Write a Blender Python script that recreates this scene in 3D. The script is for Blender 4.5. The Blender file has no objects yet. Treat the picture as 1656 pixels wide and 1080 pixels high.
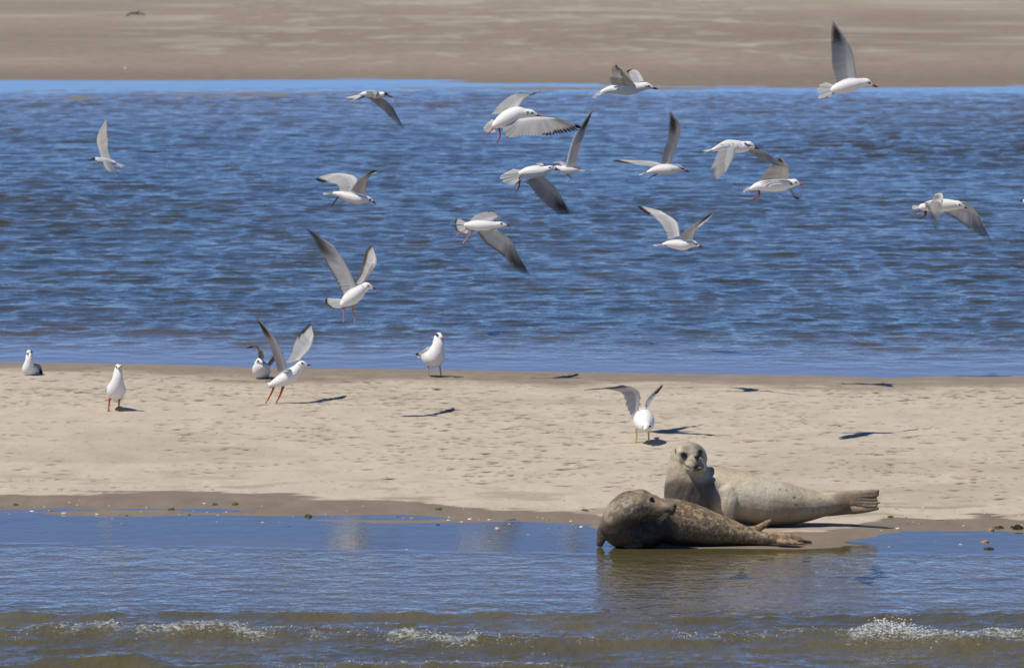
import bpy, bmesh, math, random
import numpy as np
from mathutils import Vector, Matrix
random.seed(7)
S = bpy.context.scene
COL = S.collection

# ------------------------------------------------------------------ camera, sky, sun, exposure
K = .55                # metres of ground per unit of the layout's own depth scale
F0 = 17560.0
F = F0 * K             # focal length in photograph pixels (photo 1656 x 1080)
CAMH = 4.15            # camera height above the water
TILT = math.atan(832.0 / F)
CAM = Vector((0, 0, CAMH))
FWD = Vector((0, math.cos(TILT), -math.sin(TILT)))
UP = Vector((0, math.sin(TILT), math.cos(TILT)))
RIGHT = Vector((1, 0, 0))
cd = bpy.data.cameras.new('camera'); cam = bpy.data.objects.new('camera', cd); COL.objects.link(cam)
cam.location = CAM; cam.rotation_euler = (math.pi / 2 - TILT, 0, 0)
cd.sensor_width = 36; cd.lens = 36 * F / 1656; cd.clip_start = 1; cd.clip_end = 20000
cd.dof.use_dof = True; cd.dof.focus_distance = 66 * K; cd.dof.aperture_fstop = 8
S.camera = cam
SUNV = Vector((-.49, -.27, 1)).normalized()
w = bpy.data.worlds.new('World'); S.world = w; w.use_nodes = True
nt = w.node_tree
sky = nt.nodes.new('ShaderNodeTexSky'); sky.sky_type = 'NISHITA'; sky.sun_disc = False
sky.sun_elevation = math.asin(SUNV.z); sky.sun_rotation = math.atan2(SUNV.x, SUNV.y) % (2 * math.pi)
sky.altitude = 3000; sky.air_density = .52; sky.dust_density = 0.0; sky.ozone_density = 10
bg = nt.nodes['Background']; bg.inputs['Strength'].default_value = 0.130
nt.links.new(sky.outputs[0], bg.inputs['Color'])
sl = bpy.data.lights.new('sun', 'SUN'); sl.energy = 4.35; sl.angle = math.radians(.5); sl.color = (1, .93, .81)
so = bpy.data.objects.new('sun', sl); COL.objects.link(so); so.rotation_euler = SUNV.to_track_quat('Z', 'Y').to_euler()
S.view_settings.view_transform = 'Standard'; S.view_settings.look = 'None'
S.view_settings.exposure = 0.0; S.view_settings.gamma = 1.0

# ------------------------------------------------------------------ helpers
def unproj(px, py, dep):
    px, py, dep = float(px), float(py), float(dep)
    return CAM + dep * (FWD + ((px - 828) / F) * RIGHT - ((py - 540) / F) * UP)

def tag(o, label=None, cat=None, group=None, kind=None):
    if label: o['label'] = label
    if cat: o['category'] = cat
    if group: o['group'] = group
    if kind: o['kind'] = kind
    return o

def empty(name, loc):
    o = bpy.data.objects.new(name, None); o.empty_display_size = .1; o.location = loc; COL.objects.link(o); return o

def _hash(ix, iy, seed):
    n = (ix.astype(np.int64) * 374761393 + iy.astype(np.int64) * 668265263 + seed * 1274126177) & 0x7fffffff
    n = ((n ^ (n >> 13)) * 1274126177) & 0x7fffffff
    n = ((n ^ (n >> 15)) * 461845907) & 0x7fffffff
    return ((n ^ (n >> 16)) & 0xffffff) / float(0xffffff)
def vn(x, y, seed=0):
    x, y = np.broadcast_arrays(np.asarray(x, float), np.asarray(y, float))
    ix = np.floor(x); iy = np.floor(y); fx = x - ix; fy = y - iy
    fx = fx * fx * fx * (fx * (fx * 6 - 15) + 10); fy = fy * fy * fy * (fy * (fy * 6 - 15) + 10)
    a = _hash(ix, iy, seed); b = _hash(ix + 1, iy, seed); c = _hash(ix, iy + 1, seed); d = _hash(ix + 1, iy + 1, seed)
    return (a + (b - a) * fx + (c - a) * fy + (a - b - c + d) * fx * fy) * 2 - 1
def fbm(x, y, seed=0, o=4, g=.5):
    x = np.asarray(x, float); y = np.asarray(y, float)
    s = 0; a = 1.; t = 0
    for i in range(o):
        c, sn = math.cos(.6 * i), math.sin(.6 * i)
        s = s + a * vn((x * c - y * sn) * 2 ** i + 17.3 * i, (x * sn + y * c) * 2 ** i - 9.1 * i, seed + i); t += a; a *= g
    return s / t
def sm(a, b, x):
    t = np.clip((x - a) / (b - a), 0, 1); return t * t * (3 - 2 * t)

def mesh_np(name, V, Fc, mat=None, smooth=True):
    me = bpy.data.meshes.new(name)
    V = np.asarray(V, np.float32); Fc = np.asarray(Fc, np.int32)
    me.vertices.add(len(V)); me.vertices.foreach_set('co', V.ravel())
    k = Fc.shape[1]
    me.loops.add(Fc.size); me.loops.foreach_set('vertex_index', Fc.ravel())
    me.polygons.add(len(Fc)); me.polygons.foreach_set('loop_start', np.arange(0, Fc.size, k, dtype=np.int32))
    me.update(calc_edges=True)
    if smooth: me.polygons.foreach_set('use_smooth', np.ones(len(Fc), bool))
    if mat: me.materials.append(mat)
    return me
def attr(me, name, arr, typ='FLOAT'):
    a = me.attributes.new(name, typ, 'POINT')
    if typ == 'FLOAT': a.data.foreach_set('value', np.asarray(arr, np.float32).ravel())
    else:
        c = np.ones((len(me.vertices), 4), np.float32); c[:, :3] = arr; a.data.foreach_set('color', c.ravel())
def link(name, me, parent=None, loc=None):
    o = bpy.data.objects.new(name, me); COL.objects.link(o)
    if parent: o.parent = parent
    if loc is not None: o.location = loc
    return o
def grid_faces(nx, ny):
    i = np.arange(nx - 1)[None, :] + nx * np.arange(ny - 1)[:, None]; i = i.ravel()
    return np.stack([i, i + 1, i + nx + 1, i + nx], 1)

class NT:
    def __init__(s, name):
        s.m = bpy.data.materials.new(name); s.m.use_nodes = True; s.t = s.m.node_tree; s.n = s.t.nodes
        s.b = s.n['Principled BSDF']; s.out = s.n['Material Output']
    def add(s, typ, **kw):
        nd = s.n.new(typ)
        for k, v in kw.items(): setattr(nd, k, v)
        return nd
    def l(s, a, b): s.t.links.new(a, b)
    def val(s, sock, v): sock.default_value = v
    def math(s, op, a, b=None, c=None):
        nd = s.add('ShaderNodeMath', operation=op)
        for i, v in enumerate((a, b, c)):
            if v is None: continue
            if isinstance(v, (int, float)): nd.inputs[i].default_value = v
            else: s.l(v, nd.inputs[i])
        return nd.outputs[0]
    def mix(s, f, a, b):
        nd = s.add('ShaderNodeMix', data_type='RGBA')
        for so_, v in ((nd.inputs[0], f), (nd.inputs[6], a), (nd.inputs[7], b)):
            if isinstance(v, (int, float)): so_.default_value = v
            elif isinstance(v, tuple): so_.default_value = (*v, 1)
            else: s.l(v, so_)
        return nd.outputs[2]
    def attr(s, name):
        return s.add('ShaderNodeAttribute', attribute_name=name)
    def coord(s, scale=(1, 1, 1)):
        g = s.add('ShaderNodeTexCoord'); mp = s.add('ShaderNodeMapping'); mp.inputs['Scale'].default_value = scale
        s.l(g.outputs['Object'], mp.inputs[0]); return mp.outputs[0]
    def noise(s, co, scale, detail=3, rough=.5):
        nd = s.add('ShaderNodeTexNoise'); nd.inputs['Scale'].default_value = scale
        nd.inputs['Detail'].default_value = detail; nd.inputs['Roughness'].default_value = rough
        s.l(co, nd.inputs['Vector']); return nd.outputs[0]
    def bump(s, h, strength, dist, nrm=None):
        nd = s.add('ShaderNodeBump'); nd.inputs['Distance'].default_value = dist
        if isinstance(strength, (int, float)): nd.inputs['Strength'].default_value = strength
        else: s.l(strength, nd.inputs['Strength'])
        s.l(h, nd.inputs['Height'])
        if nrm: s.l(nrm, nd.inputs['Normal'])
        return nd.outputs[0]
    def ramp(s, f, stops):
        nd = s.add('ShaderNodeMapRange'); nd.inputs[1].default_value, nd.inputs[2].default_value = stops
        s.l(f, nd.inputs[0]); return nd.outputs[0]

def D_of(py): return F0 * CAMH / (py + 292.0)      # (layout units) distance of a point of the water plane seen at photo row py

# ------------------------------------------------------------------ terrain
SHX = np.array([-400, 0, 180, 330, 480, 600, 680, 760, 830, 950, 1050, 1150, 1300, 1380, 1450, 1520, 1600, 1656, 2000])
SHY = np.array([834, 829, 828, 826, 834, 834, 840, 850, 846, 854, 884, 889, 888, 880, 858, 862, 857, 866, 868])
BKX = np.array([-400, 0, 250, 450, 700, 900, 1100, 1300, 1430, 1500, 1656, 2000])
BKY = np.array([586, 590, 593, 600, 602, 606, 609, 611, 616, 613, 612, 612])
def px_of(x, y): return 828 + x / np.maximum(y, 5) * F0
def shore_front(x): return D_of(np.interp(px_of(x, 64.5), SHX, SHY))
def shore_back(x): return D_of(np.interp(px_of(x, 82.), BKX, BKY))
def terrain(x, y):
    x, y = np.broadcast_arrays(np.asarray(x, float), np.asarray(y, float))
    f = shore_front(x); b = shore_back(x)
    a = y - f; c = b - y
    # sand bar: gentle beach, flat top
    za = np.where(a < 0, np.maximum(a * .005, -.06) - .02 * sm(-4, -9, a) , .07 * (1 - np.exp(-np.maximum(a, 0) / 4.2)))
    zb = np.where(c < 0, np.maximum(c * .03, -.4), .055 * (1 - np.exp(-np.maximum(c, 0) / 3)) + .02)
    z = np.minimum(za, zb * 1.0)
    amp = sm(-3.5, .5, a) * sm(-1, .5, c)
    z = z + amp * .0062 * fbm(x * .8, y * 1.1, 3, 3) * (1 - .6 * sm(1.5, 3, a)) + .0022 * fbm(x * 2.6, y * 2.6, 8, 2) * amp
    z = z + sm(-3.2, -1.6, a) * sm(1.2, .2, a) * (.0075 * fbm(x * .45, y * 2.0, 12, 3) + .0035 * fbm(x * 1.9, y * 4.5, 13, 2) - .001)
    z = z - .9 * sm(-4.5, -9, a) * (y < 73)
    # far bank
    fb = 171.2 + 1.6 * fbm(x * .13, x * 0 + 2.2, 21, 3)
    d = y - fb
    zf = np.where(d < 0, np.maximum(d * .0022, -.35), d * .0035) + .020 * fbm(x * .22, y * .14, 31, 3) * sm(22, 3, np.abs(d)) + .013 * fbm(x * .3, y * .75, 34, 3) * sm(16, 3, np.abs(d))
    zf = np.where(d > 0, np.minimum(zf, .6 + d * 0), zf)
    t = sm(100, 150, y)
    return z * (1 - t) + zf * t
def ground_hit(px, py, extra=0.):
    dep = D_of(py) * K
    for _ in range(30):
        p = unproj(px, py, dep); z = float(terrain(p.x, p.y / K)); z = max(z, 0.) + extra
        dep2 = dep * (CAMH - z) / max(CAMH - p.z, 1e-6); dep = .5 * dep + .5 * dep2
    return unproj(px, py, dep), dep

def coarse(a, b, n, p=2.2): return a + (b - a) * np.linspace(0, 1, n + 1)[1:] ** p
xs = np.arange(-5.2, 5.21, .017)
xs = np.concatenate([coarse(xs[0], -6000, 60, 4.5)[::-1], coarse(0, 0, 0), xs, coarse(xs[-1], 6000, 60, 4.5)])
ys = np.concatenate([[-60, 0, 30, 45, 50, 54, 57], np.arange(58.5, 62, .08), np.arange(62, 84, .036), np.arange(84, 90, .4), np.arange(90, 150, 4),
                     np.arange(150, 200, .3), np.arange(200, 275, .6), coarse(275, 12000, 60, 3)])
X, Y = np.meshgrid(xs, ys); Z = terrain(X, Y)
base = Z.copy()
bar = sm(.2, 1.6, Y - shore_front(X)) * sm(.2, 1.5, shore_back(X) - Y) * (Y < 90)
# shallow prints and pits pecked and trodden into the dry sand
rng = np.random.default_rng(5)
pit = np.zeros_like(Z)
def stamp(cx, cy, rx, ry, dep, ang=0.):
    i0, i1 = np.searchsorted(xs, [cx - 3.2 * max(rx, ry), cx + 3.2 * max(rx, ry)]); j0, j1 = np.searchsorted(ys, [cy - 3.2 * max(rx, ry), cy + 3.2 * max(rx, ry)])
    if i1 <= i0 or j1 <= j0: return
    xx = X[j0:j1, i0:i1] - cx; yy = Y[j0:j1, i0:i1] - cy
    c, s_ = math.cos(ang), math.sin(ang)
    q = ((xx * c + yy * s_) / rx) ** 2 + ((-xx * s_ + yy * c) / ry) ** 2
    g = np.exp(-q * 1.2)
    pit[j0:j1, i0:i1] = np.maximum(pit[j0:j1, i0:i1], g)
    Z[j0:j1, i0:i1] -= dep * g - dep * .45 * np.exp(-(np.sqrt(q) - 1.7) ** 2 * 3)
n_p = 0
while n_p < 3600:
    cx = rng.uniform(-5.2, 5.2); cy = 65.4 + 16 * rng.beta(1.7, 1.25)
    if cy > shore_back(cx) - .1 or cy < shore_front(cx) + .9: continue
    clump = fbm(cx * .7, cy * .35, 77, 2)
    if clump < rng.uniform(-.45, .35): continue
    n_p += 1
    s_ = .008 + .022 * rng.random() ** 2
    stamp(cx, cy, s_ * rng.uniform(.8, 1.8), .022 + s_ * rng.uniform(.8, 1.6), rng.uniform(.003, .010), rng.uniform(-.3, .3))
for _ in range(26):      # lines of footprints left by walking gulls
    cx = rng.uniform(-5, 5); cy = rng.uniform(66.5, 80); an = rng.uniform(-.5, .5); st = rng.choice([-1, 1])
    for q in range(int(rng.uniform(8, 26))):
        an += rng.normal(0, .12); cx += st * .10 * math.cos(an); cy += .10 * math.sin(an) / K + 0.
        if shore_front(cx) + .8 < cy < shore_back(cx) - .2: stamp(cx, cy + .05 * (q % 2), .014, .045, .008)
Z += bar * (.0035 * fbm(X * 5, Y * 3, 41, 3) + .0016 * vn(X * 21, Y * 12, 43))
V = np.stack([X.ravel(), Y.ravel() * K, Z.ravel()], 1)

m = NT('sand')
co = m.coord()
wet = m.attr('wet').outputs['Fac']; pitn = m.attr('pit').outputs['Fac']; tone = m.attr('tone').outputs['Fac']
fine = m.noise(co, 38, 4, .7); mid = m.noise(m.coord((1, .45, 1)), 5, 4, .6)
grain = m.noise(co, 260, 2, .6)
dry = m.mix(m.ramp(mid, (.3, .7)), (.43, .37, .295), (.53, .465, .375))
dry = m.mix(m.math('MULTIPLY', m.ramp(fine, (.35, .75)), .45), dry, (.55, .49, .40))
dry = m.mix(m.math('MULTIPLY', m.ramp(grain, (.42, .72)), .25), dry, (.36, .31, .25))
dash = m.noise(m.coord((1, .42, 1)), 19, 3, .55)
dry = m.mix(m.math('MULTIPLY', m.ramp(dash, (.60, .70)), .42), dry, (.24, .185, .12))
dry = m.mix(m.math('MULTIPLY', m.ramp(dash, (.40, .30)), .35), dry, (.56, .51, .425))
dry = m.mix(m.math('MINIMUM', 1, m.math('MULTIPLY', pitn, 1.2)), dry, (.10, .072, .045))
wetc = m.mix(m.ramp(mid, (.3, .7)), (.195, .155, .112), (.245, .20, .152))
wetc = m.mix(m.math('MULTIPLY', m.ramp(fine, (.5, .8)), .35), wetc, (.12, .10, .075))
c = m.mix(wet, dry, wetc)
c = m.mix(tone, c, (.47, .42, .35))
m.l(c, m.b.inputs['Base Color'])
m.l(m.math('SUBTRACT', .93, m.math('MULTIPLY', wet, .30)), m.b.inputs['Roughness'])
m.val(m.b.inputs['Specular IOR Level'], .25)
m.l(m.bump(fine, .5, .006, m.bump(grain, .5, .0012)), m.b.inputs['Normal'])
sand_mat = m.m

a_ = Y - shore_front(X); c_ = shore_back(X) - Y
edge_n = .45 * fbm(X * .55, Y * .5, 51, 3) + .40 * fbm(X * 2.4, Y * 2.1, 52, 3)
wet_a = 1 - sm(-.08, .10, a_ - 1.25 + edge_n + .38 * fbm(X * 1.1, Y * 4.2, 57, 3))
wet_b = 1 - sm(-.9, .9, c_ - 2.1 + 2.3 * edge_n)
wet = np.maximum(wet_a, wet_b * .85)
wet = np.maximum(wet,   .20 * sm(.05, .45, fbm(X * .45, Y * .5, 53, 4)) + .5 * sm(.18, .4, fbm(X * 1.6, Y * 1.9, 54, 3)) * sm(4.5, 1., a_))
wet = np.where(Y > 90, .84 + .16 * fbm(X * .12, Y * .06, 61, 3) + .2 * sm(12, 0, Y - 172) - .16 * sm(200, 260, Y), wet)
tone = np.where(Y > 90, sm(.22, .5, fbm(X * .75, Y * .30, 64, 3) + .10 * sm(185, 240, Y)) * sm(178, 200, Y) * .36 + .32 * sm(.25, .5, fbm(X * 1.9, Y * .6, 65, 3)) * sm(175, 190, Y), 0)
ripl = sm(.25, .6, fbm(X * 1.3, Y * 1.6, 66, 3)) * sm(1.3, .3, np.abs(a_ - 1.6)) * .0
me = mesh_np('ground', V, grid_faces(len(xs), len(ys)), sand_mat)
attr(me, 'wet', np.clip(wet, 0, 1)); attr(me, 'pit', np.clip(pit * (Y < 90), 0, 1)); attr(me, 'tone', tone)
tag(link('ground', me), kind='structure')

# ------------------------------------------------------------------ water
def water_mat(name, deep, shallow, ior):
    m = NT(name)
    co = m.coord(); rp = m.attr('ripple').outputs['Fac']
    n1 = m.noise(m.coord((1, .75, 1)), 6.5, 3, .6); n2 = m.noise(m.coord((1, .7, 1)), 22, 3, .6)
    n3 = m.noise(co, .8, 2, .5)
    c = m.mix(m.ramp(n3, (.3, .7)), deep, shallow)
    fo = m.attr('foam').outputs['Fac']
    fn = m.noise(m.coord((1, 1, 1)), 34, 5, .8)
    c = m.mix(m.attr('shoal').outputs['Fac'], c, (.17, .135, .10))
    fmask = m.math('MULTIPLY', m.math('MINIMUM', 1, m.math('MULTIPLY', fo, 3)), m.ramp(m.math('ADD', fn, m.math('MULTIPLY', fo, .20)), (.64, .78)))
    c = m.mix(m.math('MULTIPLY', fmask, .8), c, (.50, .54, .53))
    m.l(c, m.b.inputs['Base Color'])
    m.l(m.math('ADD', .035, m.math('MULTIPLY', fmask, .4)), m.b.inputs['Roughness'])
    m.val(m.b.inputs['IOR'], ior)
    b1 = m.bump(n1, m.math('MULTIPLY', rp, .8), .03)
    m.l(m.bump(n2, m.math('MULTIPLY', rp, .8), .010, b1), m.b.inputs['Normal'])
    return m.m
wm_back = water_mat('channel_water', (.034, .036, .010), (.062, .054, .018), 1.33)
wm_front = water_mat('sea_water', (.088, .076, .032), (.125, .104, .046), 1.68)

# channel behind the bar
xs2 = np.concatenate([coarse(-14, -3000, 24, 4)[::-1], np.arange(-14, 14.01, .055), coarse(14, 3000, 24, 4)])
ys2 = np.concatenate([[73, 76], np.arange(78.5, 120, .075), np.arange(120, 178, .13), np.arange(178, 240, 2.)])
X2, Y2 = np.meshgrid(xs2, ys2)
near = sm(.3, 7, Y2 - shore_back(X2)); far_ = sm(171.5, 156, Y2 + 3 * fbm(X2 * .12, Y2 * .1, 71, 2))
amp = (.06 + .94 * near) * (.04 + .96 * far_) * (np.abs(X2) < 60)
gust = .75 + .5 * fbm(X2 * .12, Y2 * .06, 72, 2)
rdg = lambda u, v, sd: .5 - np.abs(vn(u, v, sd)) * 1.6
Z2 = 1.35 * amp * gust * (.010 * fbm(X2 * .8 + .1 * Y2, Y2 * .8, 73, 2) + .014 * rdg(X2 * 2.0, Y2 * 1.2, 75) + .011 * rdg(X2 * 4.2 + 4, Y2 * 2.4, 76) + .007 * vn(X2 * 7, Y2 * 4.4, 78))
Z2 += amp * .003 * np.sin(Y2 * 4.3 + 2.5 * fbm(X2 * .3, Y2 * .2, 79, 2)) 
me = mesh_np('channel_water', np.stack([X2.ravel(), Y2.ravel() * K, Z2.ravel()], 1), grid_faces(len(xs2), len(ys2)), wm_back)
attr(me, 'ripple', (.03 + amp * .9)); attr(me, 'foam', amp * 0); attr(me, 'shoal', sm(9, 0, Y2 - shore_back(X2)) * .9 + .55 * sm(135, 165, Y2))
tag(link('channel_water', me), kind='structure')

# sea in front of the bar, with small breakers rolling towards it
xs1 = np.concatenate([coarse(-5.4, -3000, 40, 4)[::-1], np.arange(-5.4, 5.41, .022), coarse(5.4, 3000, 40, 4)])
ys1 = np.concatenate([-coarse(-0, 200, 12, 2)[::-1], [5, 15, 30, 40, 46, 49], np.arange(50.5, 60.5, .035), np.arange(60.5, 66, .1), [68, 73]])
X1, Y1 = np.meshgrid(xs1, ys1)
PX1 = px_of(X1, 55.)
def crest(ref, xpx, ypx, n, seed):
    return np.interp(ref, xpx, [D_of(v) for v in ypx]) + n * fbm(ref * .008, ref * 0 + .5, seed, 3)
def hump(y, yc, front, back, A):
    d = y - yc
    return A * np.where(d < 0, np.exp(-(d / front) ** 2), np.exp(-(d / back) ** 2))
def sea(x, y):
    px = px_of(x, 55.)
    z = 0 * x
    # leading edge of the wash, a low brown ridge
    c1 = crest(px, [-200, 0, 300, 600, 900, 1200, 1500, 1656, 1900], [1006, 1004, 998, 1001, 1002, 1007, 1003, 1000, 999], .05, 81)
    z = z + hump(y, c1, .18, .10, .018 * (1 + .5 * fbm(px * .02, px * 0, 82, 3)))
    # first breaker
    c2 = crest(px, [-200, 0, 300, 600, 850, 1000, 1200, 1400, 1656, 1900], [1034, 1030, 1029, 1035, 1050, 1046, 1038, 1040, 1050, 1050], .26, 83)
    A2 = .040 + .036 * fbm(px * .009, px * 0 + 3, 84, 3) + .02 * sm(820, 1000, px) * sm(1250, 1050, px) + .022 * sm(1100, 1300, px)
    z = z + hump(y, c2, .42, .20, A2)
    # second wave, nearest
    c3 = crest(px, [-200, 0, 100, 220, 330, 500, 650, 900, 1100, 1400, 1656], [1125, 1112, 1100, 1100, 1106, 1108, 1108, 1112, 1118, 1130, 1140], .10, 85)
    A3 = .074 + .035 * sm(20, 130, px) * sm(340, 230, px) + .02 * sm(480, 620, px) * sm(960, 800, px) + .015 * fbm(px * .015, px * 0 + 7, 86, 3)
    z = z + hump(y, c3, .45, .22, A3)
    # wavelet edge where the wash thins out to a mirror
    c4 = crest(px, [-200, 0, 300, 700, 1000, 1400, 1656], [884, 884, 889, 897, 901, 899, 899], .08, 87)
    z = z + hump(y, c4, .10, .05, .0035 * sm(-.5, .5, fbm(px * .012, px * 0, 187, 3)))
    calm = sm(.25, -.5, y - c4)
    ch = calm * (.0042 * fbm(x * 4.2, y * 4.0, 88, 4, .6) + .0006 * np.sin(y * 6.5 + 3 * fbm(x * .5, y * .4, 89, 2)))
    rough = sm(57.4, 56.2, y)
    ch = ch + rough * (.013 * fbm(x * 2.4, y * 2.0, 90, 4) + .010 * (.5 - np.abs(vn(x * 3.1, y * 3.4, 191)) * 1.4) + .011 * fbm(x * 6, y * 5, 91, 4, .6))
    choppy = np.exp(-((y - c2 - .15) / .3) ** 2) * .016 * fbm(x * 9, y * 9, 92, 4, .65) + np.exp(-((y - c3) / .25) ** 2) * .008 * fbm(x * 10, y * 11, 93, 2)
    inside = (np.abs(x) < 8)
    return (z + ch + choppy) * np.exp(-(np.maximum(np.abs(x) - 6, 0) / 25.)) , calm, c1, c2, c3, A2, A3
Z1, calm, c1, c2, c3, A2, A3 = sea(X1, Y1)
fo = np.exp(-((Y1 - c2 + .12 - .25 * fbm(X1 * 2.5, Y1 * 2, 194, 4, .7)) / .30) ** 2) * sm(-.1, .6, fbm(PX1 * .02, PX1 * 0 + 1, 94, 4) + .34 - .5 * sm(850, 900, PX1) * sm(1130, 1080, PX1) + .9 * sm(1330, 1420, PX1))
fo = fo + .8 * np.exp(-((Y1 - c3 - .06) / .14) ** 2) * sm(430, 620, PX1) * sm(1100, 900, PX1)
fo = np.maximum(fo, .42 * np.exp(-((Y1 - c2 + .05 - .2 * fbm(X1 * 4, Y1 * 3, 196, 3)) / .16) ** 2))
fo = fo + .45 * np.exp(-((Y1 - c1) / .08) ** 2) * sm(.2, .5, fbm(PX1 * .02, PX1 * 0 + 5, 95, 2))
me = mesh_np('sea', np.stack([X1.ravel(), Y1.ravel() * K, Z1.ravel()], 1), grid_faces(len(xs1), len(ys1)), wm_front)
attr(me, 'ripple', .09 + .55 * calm + .7 * sm(57.4, 56.4, Y1)); attr(me, 'foam', np.clip(fo, 0, 1)); attr(me, 'shoal', calm * sm(56.6, 57.6, Y1) * .30 * (1 + .8 * fbm(X1 * 1.5, Y1 * 1.8, 195, 3)))
tag(link('sea', me), kind='structure')

# foam: clots of froth and thrown drops along the breaking crests
fm = NT('foam'); fm.val(fm.b.inputs['Base Color'], (.86, .87, .87, 1)); fm.val(fm.b.inputs['Roughness'], .2)
fm.val(fm.b.inputs['Subsurface Weight'], .0); fm.val(fm.b.inputs['IOR'], 1.33)
bm0 = bmesh.new(); bmesh.ops.create_icosphere(bm0, subdivisions=1, radius=1)
icv = np.array([v.co[:] for v in bm0.verts]); icf = np.array([[v.index for v in f.verts] for f in bm0.faces]); bm0.free()
FV, FF, k = [], [], 0
def froth(px, crest_fn, n, spread, rise, r0, r1):
    global k
    for _ in range(n):
        p = px + rng.normal(0, 9); x = (p - 828) / F0 * 55.2
        yy = crest_fn(p) + rng.normal(.0, spread * 1.9)
        z, *_r = sea(np.array([x]), np.array([yy]))
        r = r0 + (r1 - r0) * rng.random() ** 3
        h = abs(rng.normal(0, rise))
        s3 = r * rng.uniform(.5, 1.5, 3) * np.array([1.5, 1.2, .8])
        FV.append(icv * s3 * (1 + .25 * rng.standard_normal((len(icv), 1))) + np.array([x, yy * K, float(z[0]) + h + .2 * r])); FF.append(icf + k); k += len(icv)
def C2(p): return float(crest(np.array([p]), [-200, 0, 300, 600, 850, 1000, 1200, 1400, 1656, 1900], [1034, 1030, 1029, 1035, 1050, 1046, 1038, 1040, 1050, 1050], .26, 83)[0])
def C3(p): return float(crest(np.array([p]), [-200, 0, 100, 220, 330, 500, 650, 900, 1100, 1400, 1656], [1125, 1112, 1100, 1100, 1106, 1108, 1108, 1112, 1118, 1130, 1140], .10, 85)[0])
for p in np.arange(10, 880, 9):
    q = float(fbm(np.array([p * .03]), np.array([4.]), 96, 2)[0])
    froth(p, C2, int(4 + 26 * max(0, q)), .12, .002 + .005 * max(0, q), .0005, .003)
for p in np.arange(1080, 1400, 9): froth(p, C2, 4, .07, .004, .0005, .003)
for p in np.arange(1385, 1656, 6):
    k2 = math.exp(-((p - 1440) / 45) ** 2)
    froth(p, C2, int(10 + 110 * k2), .10, .003 + .016 * k2, .0006, .0042)
for p in np.arange(470, 960, 8): froth(p, C3, int(2 + 20 * max(0, float(vn(p * .04, 3., 98)))), .09, .004, .0005, .003)
for p in (185, 770, 1105, 700): froth(p, C2, 40, .05, .014, .0006, .004)
me = mesh_np('foam', np.concatenate(FV), np.concatenate(FF), fm.m)
tag(link('foam', me), 'white froth and thrown drops along the breaking wavelets in front', None, None, 'stuff')

# ------------------------------------------------------------------ animals: shared tools
def crom(P, n):
    P = [np.array(p, float) for p in P]
    if len(P) == 2: return np.array([P[0] + (P[1] - P[0]) * t for t in np.linspace(0, 1, n)])
    Q = [2 * P[0] - P[1]] + P + [2 * P[-1] - P[-2]]
    L = np.concatenate([[0], np.cumsum([max(np.linalg.norm(P[i + 1][:2] - P[i][:2]), 1e-6) for i in range(len(P) - 1)])]); L /= L[-1]
    out = []
    for t in np.linspace(0, 1, n):
        i = min(int(np.searchsorted(L, t, side='right')) - 1, len(P) - 2); u = (t - L[i]) / (L[i + 1] - L[i])
        a, b, c, d = Q[i], Q[i + 1], Q[i + 2], Q[i + 3]
        out.append(.5 * (2 * b + (c - a) * u + (2 * a - 5 * b + 4 * c - d) * u * u + (3 * b - a - 3 * c + d) * u ** 3))
    return np.array(out)

def tube_geo(P, R, nr=16, ref=(0, 1, 0), RW=None, round_ends=True):
    """P points (n,3), R in-plane radii, RW radii along ref. returns V,F,ringdir"""
    P = np.asarray(P, float); R = np.asarray(R, float); RW = R if RW is None else np.asarray(RW, float)
    if round_ends:   # hemispherical caps
        t0 = P[0] - P[1]; t0 /= np.linalg.norm(t0) + 1e-9; t1 = P[-1] - P[-2]; t1 /= np.linalg.norm(t1) + 1e-9
        m0 = min(R[0], RW[0]); m1 = min(R[-1], RW[-1])
        an = [.15, .5, .85]
        P = np.concatenate([[P[0] + t0 * m0 * math.cos(a * math.pi / 2) for a in an], P, [P[-1] + t1 * m1 * math.cos(a * math.pi / 2) for a in an[::-1]]])
        f0 = [math.sin(a * math.pi / 2) for a in an]
        R_, RW_ = R, RW
        R = np.concatenate([[R_[0] * s for s in f0], R_, [R_[-1] * s for s in f0[::-1]]]); RW = np.concatenate([[RW_[0] * s for s in f0], RW_, [RW_[-1] * s for s in f0[::-1]]])
    T = np.gradient(P, axis=0); T /= np.linalg.norm(T, axis=1)[:, None] + 1e-9
    ref = np.array(ref, float)
    W = ref - (T @ ref)[:, None] * T; W /= np.linalg.norm(W, axis=1)[:, None] + 1e-9
    U = np.cross(W, T)
    th = np.linspace(0, 2 * math.pi, nr, endpoint=False)
    N = U[:, None, :] * np.cos(th)[None, :, None] + W[:, None, :] * np.sin(th)[None, :, None]
    V = P[:, None, :] + U[:, None, :] * (R[:, None] * np.cos(th))[:, :, None] + W[:, None, :] * (RW[:, None] * np.sin(th))[:, :, None]
    n = len(P); Fq = []
    for i in range(n - 1):
        for j in range(nr):
            Fq.append((i * nr + j, (i + 1) * nr + j, (i + 1) * nr + (j + 1) % nr, i * nr + (j + 1) % nr))
    V = V.reshape(-1, 3); V = np.concatenate([V, P[:1], P[-1:]])
    a, b = len(V) - 2, len(V) - 1
    Ft = [(a, j, (j + 1) % nr, a) for j in range(nr)] + [(b, (n - 1) * nr + (j + 1) % nr, (n - 1) * nr + j, b) for j in range(nr)]
    return V, Fq, [(f[0], f[1], f[2]) for f in Ft], N.reshape(-1, 3), n
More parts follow.
